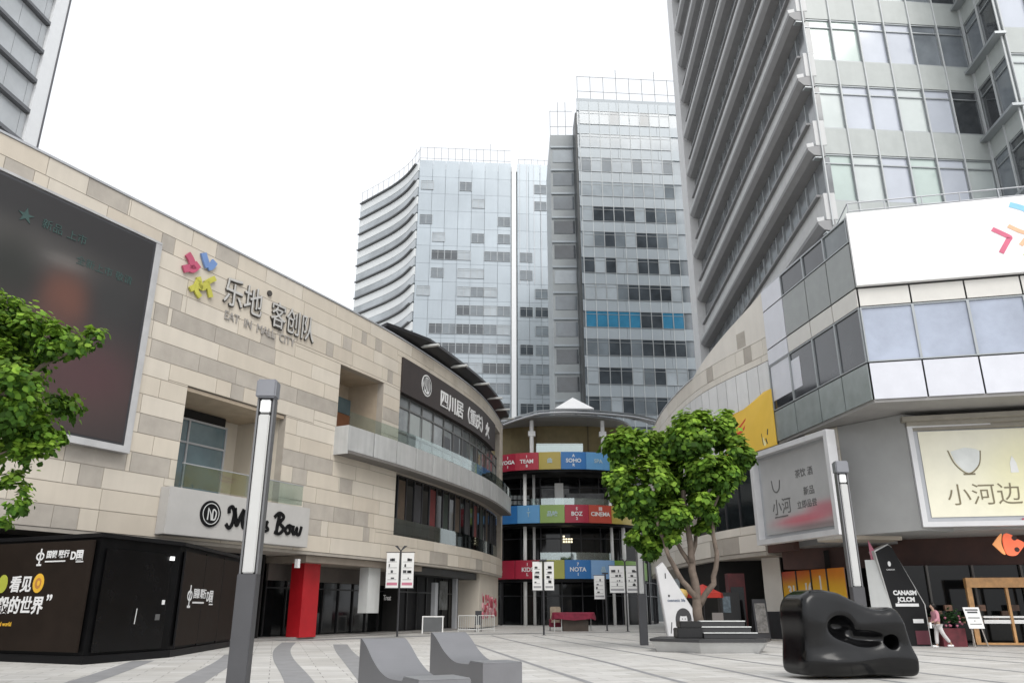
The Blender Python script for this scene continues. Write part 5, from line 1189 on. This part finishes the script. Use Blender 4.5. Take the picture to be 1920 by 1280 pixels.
lob = [((20, 620), .85, 0), ((75, 640), .55, 10), ((120, 645), .42, -6), ((165, 638), .30, 0), ((185, 630), .16, 3), ((35, 720), .9, -10), ((75, 735), .45, 12), ((50, 790), .6, 0), ((85, 800), .26, 5), ((15, 860), .55, 6), ((95, 840), .13, 0), ((60, 855), .22, 0), ((25, 905), .28, 4), ((35, 940), .2, -3), ((8, 975), .14, 0), ((-60, 660), 1.2, 0), ((-80, 800), 1.1, 10), ((-40, 590), .6, 0), ((5, 575), .3, 0)]
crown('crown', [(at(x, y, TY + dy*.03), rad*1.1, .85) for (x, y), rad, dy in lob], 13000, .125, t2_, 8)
mb = MB(); b0 = Vector((-11.9, 13.8, 0))
limb(mb, [b0, (-11.8, 13.8, 2.5), (-11.3, 13.9, 4.2), (-10.6, 14, 6)], .2, .08, 6, 10); limb(mb, [(-11.6, 13.8, 3.2), (-10.3, 13.9, 4.3), (-9.0, 14, 5.6), (-8.0, 14, 6.3)], .09, .02, 7); limb(mb, [(-11.7, 13.8, 2.9), (-10.2, 13.9, 3.6), (-9.1, 14, 4.2)], .06, .015, 9)
mb.build('trunk', BARK, t2_, smooth=True)

# planter and its stepped bench
pl = thing('planter', 'low boat shaped pale planter with a dark rim under the plaza tree', 'planter', (7.2, 31.3, 0))
def ring(k, z): return [(7.2 + x*k, 31.3 + y*k, z) for x, y in ((-2.1, -.55), (-.6, -1.85), (1.75, -1.75), (2.25, -.6), (1.7, 1.7), (-1.3, 1.8))]
mb = MB(); a, b_ = ring(.88, 0), ring(.99, .36); n = 6
mb.add(a + b_, [tuple(range(n-1, -1, -1)), tuple(range(n, 2*n))] + [(i, (i+1) % n, n+(i+1) % n, n+i) for i in range(n)]); mb.build('bowl', mat('planter_pale', (.50, .50, .49), .6, var=.1, bump=.1), pl)
mb = MB(); a, b_ = ring(1.02, .362), ring(1.02, .46); mb.add(a + b_, [tuple(range(n-1, -1, -1)), tuple(range(n, 2*n))] + [(i, (i+1) % n, n+(i+1) % n, n+i) for i in range(n)]); mb.build('rim', mat('rim_dark', (.035, .035, .037), .5), pl)
sb = thing('stepped_bench', 'dark stepped bench with pale edged slats on the planter round the trunk', 'bench', (7.6, 31.2, .46))
mb = MB()
for i in range(3): mb.box(7.05-.0, 9.0-.12*i, 30.6+.32*i, 31.6, .47+.2*i, .63+.2*i)
mb.build('step', mat('bench_dark', (.03, .03, .032), .5), sb)
mb = MB()
for i in range(3): mb.box(7.05, 9.02-.12*i, 30.57+.32*i, 30.6+.32*i+.25, .632+.2*i, .67+.2*i)
mb.build('slat', PALEPANEL, sb)
mb = MB(); mb.box(6.1, 7.03, 30.7, 31.5, .47, .82); mb.box(6.22, 7.03, 30.75, 31.5, .825, 1.05); mb.build('end_block', mat('bench_black', (.012, .012, .013), .35), sb, bevel=.03)

# ================================================================== small things near the doors
ct = thing('draped_counter', 'crimson draped promotion counter on a dark wooden chest before the mall doors', 'counter', (3.8, 58, 0))
CL = mat('cloth_crimson', (.19, .012, .035), .75, var=.3, scale=4)
mb = MB(); mb.prism([(3.55, 57.6), (5.3, 57.6), (5.3, 58.6), (3.55, 58.6)], 0, .82); mb.build('chest', mat('chest_wood', (.055, .04, .03), .6, var=.3), ct)
mb = MB(); n = 20; vs = []
for k, (g_, z) in enumerate(((1.0, 1.25), (1.04, 1.18), (1.05, 1.0), (1.07, .78))):
    for i in range(n):
        a_ = 2*math.pi*i/n; w_ = 1 + (.03*math.cos(7*a_) if k > 1 else 0); zz = z + (.06*math.sin(5*a_) if k == 3 else 0)
        vs.append((4.3 + 1.45*g_*w_*math.copysign(abs(math.cos(a_))**.6, math.cos(a_)), 58.1 + .75*g_*w_*math.copysign(abs(math.sin(a_))**.6, math.sin(a_)), zz))
mb.add(vs, [tuple(range(n))] + [(k*n+i, k*n+(i+1) % n, (k+1)*n+(i+1) % n, (k+1)*n+i) for k in range(3) for i in range(n)]); mb.build('cloth', CL, ct, smooth=False)
mb = MB()
for x, y in ((2.95, 57.7), (3.45, 57.7), (5.55, 58.4)): mb.tube([(x, y, 0), (x, y, .9)], .035, 6)
mb.build('leg', PALEPANEL, ct)
ac = thing('armchair', 'red armchair with pale back standing beside the crimson counter', 'chair', (3.1, 59.2, 0))
mb = MB(); mb.box(2.65, 3.6, 58.95, 59.6, .25, .55); mb.box(2.65, 2.8, 58.95, 59.6, .55, .8); mb.box(3.45, 3.6, 58.95, 59.6, .55, .8); mb.build('seat', CL, ac, bevel=.04)
mb = MB(); mb.box(2.75, 3.5, 59.5, 59.7, .5, 1.62); mb.build('backrest', mat('chair_beige', (.33, .27, .2), .7, var=.3, scale=6), ac, bevel=.05)
for x in (2.7, 3.55):
    mb = MB(); mb.box(x-.03, x+.03, 59.0, 59.06, 0, .25); mb.build('leg', DARKMETAL, ac)
def stand_table(x, y, w_, label):
    e = thing('folding_table', label, 'table', (x, y, 0))
    mb = MB(); mb.box(x-w_/2, x+w_/2, y-.3, y+.3, .98, 1.05); mb.build('table_top', SIGNWHITE, e)
    mb = MB(); mb.box(x-w_/2+.1, x+w_/2-.1, y-.28, y-.25, .12, .97); mb.build('front_panel', mat('table_grey', (.11, .115, .12), .6), e)
    for dx in (-w_/2+.04, w_/2-.04):
        q = MB(); q.box(x+dx-.035, x+dx+.035, y-.3, y-.23, 0, .98); q.build('leg', SIGNWHITE, e)
stand_table(-5.0, 52.6, 1.35, 'small white table with a grey front before the black shopfront')
def barrier(x, y, rot, label):
    e = thing('crowd_barrier', label, 'barrier', (x, y, 0), 'pale barriers by the flower mural'); c, s_ = math.cos(R(rot)), math.sin(R(rot)); P = lambda u, z: (x+u*c, y+u*s_, z)
    mb = MB()
    for u in (-.6, .6): mb.tube([P(u, 0), P(u, 1.05)], .03, 6)
    for z in (.18, 1.05): mb.tube([P(-.6, z), P(.6, z)], .028, 6)
    mb.build('frame', PALEPANEL, e); mb = MB()
    for i in range(7): mb.tube([P(-.45+.15*i, .18), P(-.45+.15*i, 1.05)], .016, 5)
    mb.build('bars', PALEPANEL, e)
barrier(-2.95, 55.0, 5, 'pale railing barrier beside the white table'); barrier(-1.75, 56.4, 28, 'pale railing barrier in front of the flower mural')
ch = thing('bistro_chair', 'dark chair tucked behind the pale barriers', 'chair', (-2.3, 57, 0))
mb = MB(); mb.box(-2.55, -2.1, 56.9, 57.35, .44, .5); mb.build('seat', DARKMETAL, ch); mb = MB(); mb.box(-2.55, -2.1, 57.32, 57.36, .5, 1.35); mb.build('backrest', DARKMETAL, ch)
for dx, dy in ((-2.53, 56.92), (-2.12, 56.92), (-2.53, 57.33), (-2.12, 57.33)):
    mb = MB(); mb.tube([(dx, dy, 0), (dx, dy, .45)], .02, 5); mb.build('leg', DARKMETAL, ch)
mn = thing('mannequin_display', 'costumed display figure in the maroon shop doorway beside the red column', 'display', LF.W(24.6, .12, -1.9))
p = Vector(LF.W(24.9, .12, -1.8)); mb = MB()
mb.tube([p + Vector((0, 0, .0)), p + Vector((0, 0, .5)), p + Vector((.02, 0, 1.0)), p + Vector((0, 0, 1.5)), p + Vector((0, 0, 1.62))], [.36, .30, .2, .24, .08], 12); mb.build('dress', mat('dress_plum', (.09, .02, .035), .7, var=.5, scale=5), mn, smooth=True)
mb = MB(); mb.tube([p + Vector((0, 0, 1.62)), p + Vector((0, 0, 1.7)), p + Vector((0, 0, 1.82)), p + Vector((0, 0, 1.93)), p + Vector((0, 0, 1.97))], [.05, .08, .11, .09, .03], 10); mb.build('head', mat('mannequin_skin', (.35, .27, .24), .5), mn, smooth=True)
mb = MB(); mb.tube([p + Vector((-.2, -.05, 1.45)), p + Vector((-.35, -.1, 1.1)), p + Vector((-.2, -.3, 1.0))], [.07, .06, .04], 8); mb.tube([p + Vector((.2, -.05, 1.45)), p + Vector((.42, -.1, 1.2)), p + Vector((.55, -.2, .95))], [.07, .06, .04], 8); mb.build('sleeve', mat('sleeve_grey', (.28, .24, .28), .7), mn, smooth=True)
hp = thing('hanging_poster', 'pale hanging poster inside the maroon doorway', 'poster', LF.W(23.9, 1.9, -2.2))
print_panel('poster_sheet', on_wall(LF, 23.7, 1.7, -2.4), 0, 0, .75, 1.7, blobs((.40, .38, .42), [(.5, .3, .4, .3, (.30, .25, .33), 1), (.4, .7, .2, .3, (.55, .55, .58), .8)]), hp, .02, 8, 12)

# seating area behind the tree
um = thing('parasol', 'small red cafe parasol in the dark arcade behind the tree', 'parasol', (9.9, 42.5, 0))
mb = MB(); n = 8; vs = [(9.9 + 1.05*math.cos(2*math.pi*i/n), 42.5 + 1.05*math.sin(2*math.pi*i/n), 2.02) for i in range(n)] + [(9.9 + 1.0*math.cos(2*math.pi*i/n), 42.5 + 1.0*math.sin(2*math.pi*i/n), 2.25) for i in range(n)] + [(9.9, 42.5, 2.7)]
mb.add(vs, [(i, (i+1) % n, n+(i+1) % n, n+i) for i in range(n)] + [(n+i, n+(i+1) % n, 2*n) for i in range(n)]); mb.build('canopy', mat('parasol_red', (.42, .03, .02), .6), um)
mb = MB(); mb.tube([(9.9, 42.5, 0), (9.9, 42.5, 2.7)], .03, 6); mb.box(9.65, 10.15, 42.25, 42.75, 0, .08); mb.build('pole', DARKMETAL, um)
hl = thing('paper_lantern', 'yellow paper lantern on a stand behind the tree trunk', 'lantern', (8.6, 42.0, 0))
mb = MB(); mb.tube([(8.6, 42, 1.95), (8.6, 42, 2.02), (8.6, 42, 2.2), (8.6, 42, 2.4), (8.6, 42, 2.46)], [.12, .34, .40, .32, .12], 12); mb.build('shade', mat('lantern_yellow', (.62, .44, .14), .6), hl, smooth=True)
mb = MB(); mb.tube([(8.6, 42, 0), (8.6, 42, 1.95)], .03, 6); mb.build('stand', DARKMETAL, hl)
for i, (x, y, lb) in enumerate(((9.0, 41.4, 'dark cafe stool under the yellow lantern'), (10.4, 41.6, 'grey cafe stool under the red parasol'))):
    e = thing('cafe_stool', lb, 'stool', (x, y, 0)); m = DARKMETAL if i == 0 else mat('stool_grey', (.22, .2, .19), .6)
    mb = MB(); mb.box(x-.28, x+.28, y-.25, y+.25, .78, .85); mb.build('seat', m, e); mb = MB(); mb.box(x-.28, x+.28, y+.22, y+.27, .85, 1.3); mb.build('backrest', m, e)
    for dx in (-.24, .24):
        for dy in (-.2, .2): q = MB(); q.tube([(x+dx, y+dy, 0), (x+dx*.85, y+dy, .78)], .022, 5); q.build('leg', m, e)
ab = thing('menu_board', 'dark A frame menu board beside the cream pier and the orange shutter', 'board', (12.6, 42.0, 0))
mb = MB(); mb.hexa([(12.25, 41.7, 0), (12.95, 41.7, 0), (12.95, 41.76, 0), (12.25, 41.76, 0), (12.25, 42.0, 1.95), (12.95, 42.0, 1.95), (12.95, 42.06, 1.95), (12.25, 42.06, 1.95)]); mb.build('board', DARKMETAL, ab)
mb = MB(); mb.hexa([(12.33, 41.70, .35), (12.87, 41.70, .35), (12.87, 41.73, .35), (12.33, 41.73, .35), (12.33, 41.95, 1.75), (12.87, 41.95, 1.75), (12.87, 41.98, 1.75), (12.33, 41.98, 1.75)]); mb.build('menu_sheet', mat('menu_grey', (.28, .27, .26), .6, var=.6, scale=4), ab)
mb = MB(); mb.hexa([(12.25, 42.5, 0), (12.95, 42.5, 0), (12.95, 42.56, 0), (12.25, 42.56, 0), (12.25, 42.06, 1.95), (12.95, 42.06, 1.95), (12.95, 42.1, 1.95), (12.25, 42.1, 1.95)]); mb.build('rear_leg', DARKMETAL, ab)
sc2 = thing('display_screen', 'dark cabinet with a small lit panel behind the planter', 'cabinet', (11.3, 43, 0))
mb = MB(); mb.box(10.9, 11.9, 43, 43.6, 0, 2.3); mb.build('cabinet', mat('cabinet_black', (.012, .012, .013), .5), sc2); mb = MB(); mb.box(11.0, 11.4, 42.97, 43, 1.3, 2.1); mb.build('panel', mat('panel_blue', (.10, .14, .17), .3, var=.6, scale=5), sc2)
rd = thing('red_cabinet', 'maroon drinks cabinet standing against the dark arcade wall', 'cabinet', (12.2, 44.5, 0))
mb = MB(); mb.box(11.7, 12.6, 44.2, 44.8, 0, 3.3); mb.build('cabinet', mat('cabinet_maroon', (.09, .012, .015), .5, var=.3), rd); mb = MB(); mb.box(11.8, 12.5, 44.17, 44.2, .5, 2.6); mb.build('door', BLACKGLASS, rd)

# supermarket front
es_ = thing('easel_sign', 'white notice on an easel before the orange wooden entrance frame', 'sign', (19.15, 34.3, 0))
mb = MB(); mb.hexa([(18.85, 34.25, .72), (19.45, 34.2, .72), (19.45, 34.23, .72), (18.85, 34.28, .72), (18.78, 34.38, 1.55), (19.42, 34.33, 1.55), (19.42, 34.36, 1.55), (18.78, 34.41, 1.55)]); nb = mb.build('notice', SIGNWHITE, es_)
mb = MB(); fn = lambda u, v, h: (18.85 - .07*v/.83 + u, 34.25 - .083*u + .13*v/.83 - .006 - h, .72 + v)
for v, a_, b_, t in ((.70, .06, .56, .05), (.60, .12, .52, .06), (.40, .08, .54, .03), (.16, .08, .54, .025), (.28, .28, .32, .03)): rect2(mb, fn, a_, v, b_, v+t, .003)
mb.build('printed_lines', INK, nb)
mb = MB()
for a_, b_ in (((18.95, 34.3, .72), (18.9, 34.15, 0)), ((19.35, 34.27, .72), (19.42, 34.12, 0)), ((19.15, 34.4, 1.4), (19.2, 34.85, 0))): mb.tube([a_, b_], .025, 6)
mb.build('easel', mat('easel_wood', (.33, .30, .27), .6), es_)
fb = thing('flower_stand', 'red draped flower stand with dark green leaves beside the supermarket door', 'flower stand', (18.5, 34.9, 0))
mb = MB(); mb.prism([(17.95, 34.75), (18.85, 34.6), (18.9, 35.1), (18.0, 35.2)], 0, .72); mb.build('stand', mat('stand_red', (.13, .022, .03), .7, var=.5, scale=3), fb)
r = random.Random(4); mb = MB()
for i in range(420):
    p = Vector((18.45 + r.gauss(0, .34), 34.85 + r.gauss(0, .16), .95 + abs(r.gauss(0, .2)))); d = Vector((r.gauss(0, 1), r.gauss(0, 1), r.gauss(.4, .6))).normalized(); q = d.orthogonal().normalized()
    l = r.uniform(.08, .2); mb.add([p, p + d*l*.5 + q*l*.25, p + d*l, p + d*l*.5 - q*l*.25], [(0, 1, 2, 3)])
mb.build('leaves', leaf_mat('leaf_dark', (.03, .07, .025)), fb)
mb = MB()
for i in range(12): c = Vector((17.95 + r.uniform(0, .9), 34.7 + r.gauss(0, .1), .75 + r.random()*.4)); mb.tube([c, c + Vector((0, 0, .05)), c + Vector((0, 0, .09))], [.02, .06, .03], 6)
mb.build('blossom', PINK, fb)

# ================================================================== the walking person
def skinned(name, joints, bones, m, parent, sub=1):
    me = bpy.data.meshes.new(name); me.from_pydata([j[0] for j in joints], bones, [])
    o = bpy.data.objects.new(name, me); COL.objects.link(o); o.modifiers.new('skin', 'SKIN'); ss = o.modifiers.new('sub', 'SUBSURF'); ss.levels = sub
    for v, j in zip(me.skin_vertices[0].data, joints): v.radius = (j[1], j[2] if len(j) > 2 else j[1])
    me.skin_vertices[0].data[0].use_root = True
    out = bpy.data.meshes.new_from_object(o.evaluated_get(bpy.context.evaluated_depsgraph_get())); bpy.data.objects.remove(o)
    out.materials.clear(); out.materials.append(m); out.polygons.foreach_set('use_smooth', [True]*len(out.polygons))
    return link(name, out, parent)
PX, PY = 17.55, 34.25
def J(x, y, z, *r): return ((PX + x, PY + y, z),) + r     # the walker faces -X
ps = thing('person', 'person in pink hooded top and pale trousers walking past the supermarket', 'person', (PX, PY, 0))
SKIN = mat('skin', (.42, .27, .20), .55, var=.06); HAIR = mat('hair', (.012, .010, .009), .5)
bj = [J(0, 0, .92, .13, .11), J(-.02, 0, 1.12, .12, .10), J(-.05, 0, 1.34, .14, .10), J(-.08, 0, 1.42, .06), J(-.10, 0, 1.48, .05), J(-.115, 0, 1.54, .075, .07), J(-.125, 0, 1.61, .085, .075), J(-.12, 0, 1.67, .06),
      J(.0, .085, .86, .09), J(-.06, .09, .48, .062), J(-.10, .09, .10, .042), J(-.12, .09, .04, .04), J(-.26, .09, .025, .03),
      J(.0, -.085, .86, .09), J(.12, -.09, .50, .062), J(.36, -.09, .17, .042), J(.40, -.09, .11, .04), J(.33, -.09, .03, .03),
      J(-.05, .17, 1.35, .055), J(-.02, .22, 1.10, .045), J(-.16, .21, .93, .032), J(-.22, .20, .88, .03),
      J(-.05, -.17, 1.35, .055), J(-.06, -.23, 1.10, .045), J(-.26, -.20, .98, .032), J(-.32, -.19, .96, .03), J(-.21, 0, 1.585, .014)]
bb_ = [(0, 1), (1, 2), (2, 3), (3, 4), (4, 5), (5, 6), (6, 7), (0, 8), (8, 9), (9, 10), (10, 11), (11, 12), (0, 13), (13, 14), (14, 15), (15, 16), (16, 17), (2, 18), (18, 19), (19, 20), (20, 21), (2, 22), (22, 23), (23, 24), (24, 25), (6, 26)]
for hi, sy in ((21, 1), (25, -1)):       # five bent fingers on each hand
    h = bj[hi][0]
    for f_, (dy, l) in enumerate(((-.022, .062), (-.008, .072), (.007, .066), (.021, .052))):
        k = len(bj); bj.append(((h[0]-.03, h[1]+dy, h[2]-.012), .009)); bj.append(((h[0]-.03-l*.6, h[1]+dy, h[2]-.03), .008)); bj.append(((h[0]-.03-l*.75, h[1]+dy, h[2]-.06), .007)); bb_ += [(hi, k), (k, k+1), (k+1, k+2)]
    k = len(bj); bj.append(((h[0]-.01, h[1]-sy*.035, h[2]+.008), .010)); bj.append(((h[0]-.045, h[1]-sy*.045, h[2]-.005), .008)); bb_ += [(hi, k), (k, k+1)]
skinned('body', bj, bb_, SKIN, ps)
PK = mat('top_pink', (.56, .26, .31), .8, var=.15, scale=8)
skinned('hooded_top', [J(.0, 0, .86, .165, .145), J(-.02, 0, 1.12, .15, .13), J(-.05, 0, 1.34, .165, .125), J(-.07, 0, 1.44, .08), J(-.05, .18, 1.35, .075), J(-.02, .235, 1.10, .065), J(-.15, .215, .95, .05), J(-.05, -.18, 1.35, .075), J(-.06, -.24, 1.10, .065), J(-.23, -.205, .99, .05), J(.05, 0, 1.44, .09)],
        [(0, 1), (1, 2), (2, 3), (2, 4), (4, 5), (5, 6), (2, 7), (7, 8), (8, 9), (2, 10)], PK, ps)
skinned('trousers', [J(0, 0, .90, .15, .13), J(.0, .085, .82, .11), J(-.06, .09, .48, .085), J(-.10, .09, .10, .07), J(.0, -.085, .82, .11), J(.12, -.09, .50, .085), J(.35, -.09, .18, .07)], [(0, 1), (1, 2), (2, 3), (0, 4), (4, 5), (5, 6)], mat('trousers_pale', (.62, .60, .60), .8, var=.08), ps)
skinned('hair', [J(-.13, 0, 1.70, .10, .10), J(-.06, 0, 1.65, .125, .115), J(-.03, 0, 1.52, .09, .10)], [(0, 1), (1, 2)], HAIR, ps)
mb = MB()
for sy in (-.03, .03): mb.tube([(PX-.205, PY+sy, 1.615), (PX-.212, PY+sy, 1.615)], .010, 8)
mb.build('eyes', INK, ps)
for x, y, l in ((-.19, .09, 0), (.35, -.09, .03)):
    mb = MB(); mb.box(PX+x-.12, PX+x+.13, PY+y-.045, PY+y+.045, l, l+.075); mb.build('shoe', WHITE, ps, bevel=.02)
pb = thing('folded_paper', 'small white paper in the hand of the walking person', 'paper', (PX-.40, PY-.19, .9))
mb = MB(); mb.box(PX-.44, PX-.36, PY-.24, PY-.14, .74, .96); mb.build('sheet', WHITE, pb)
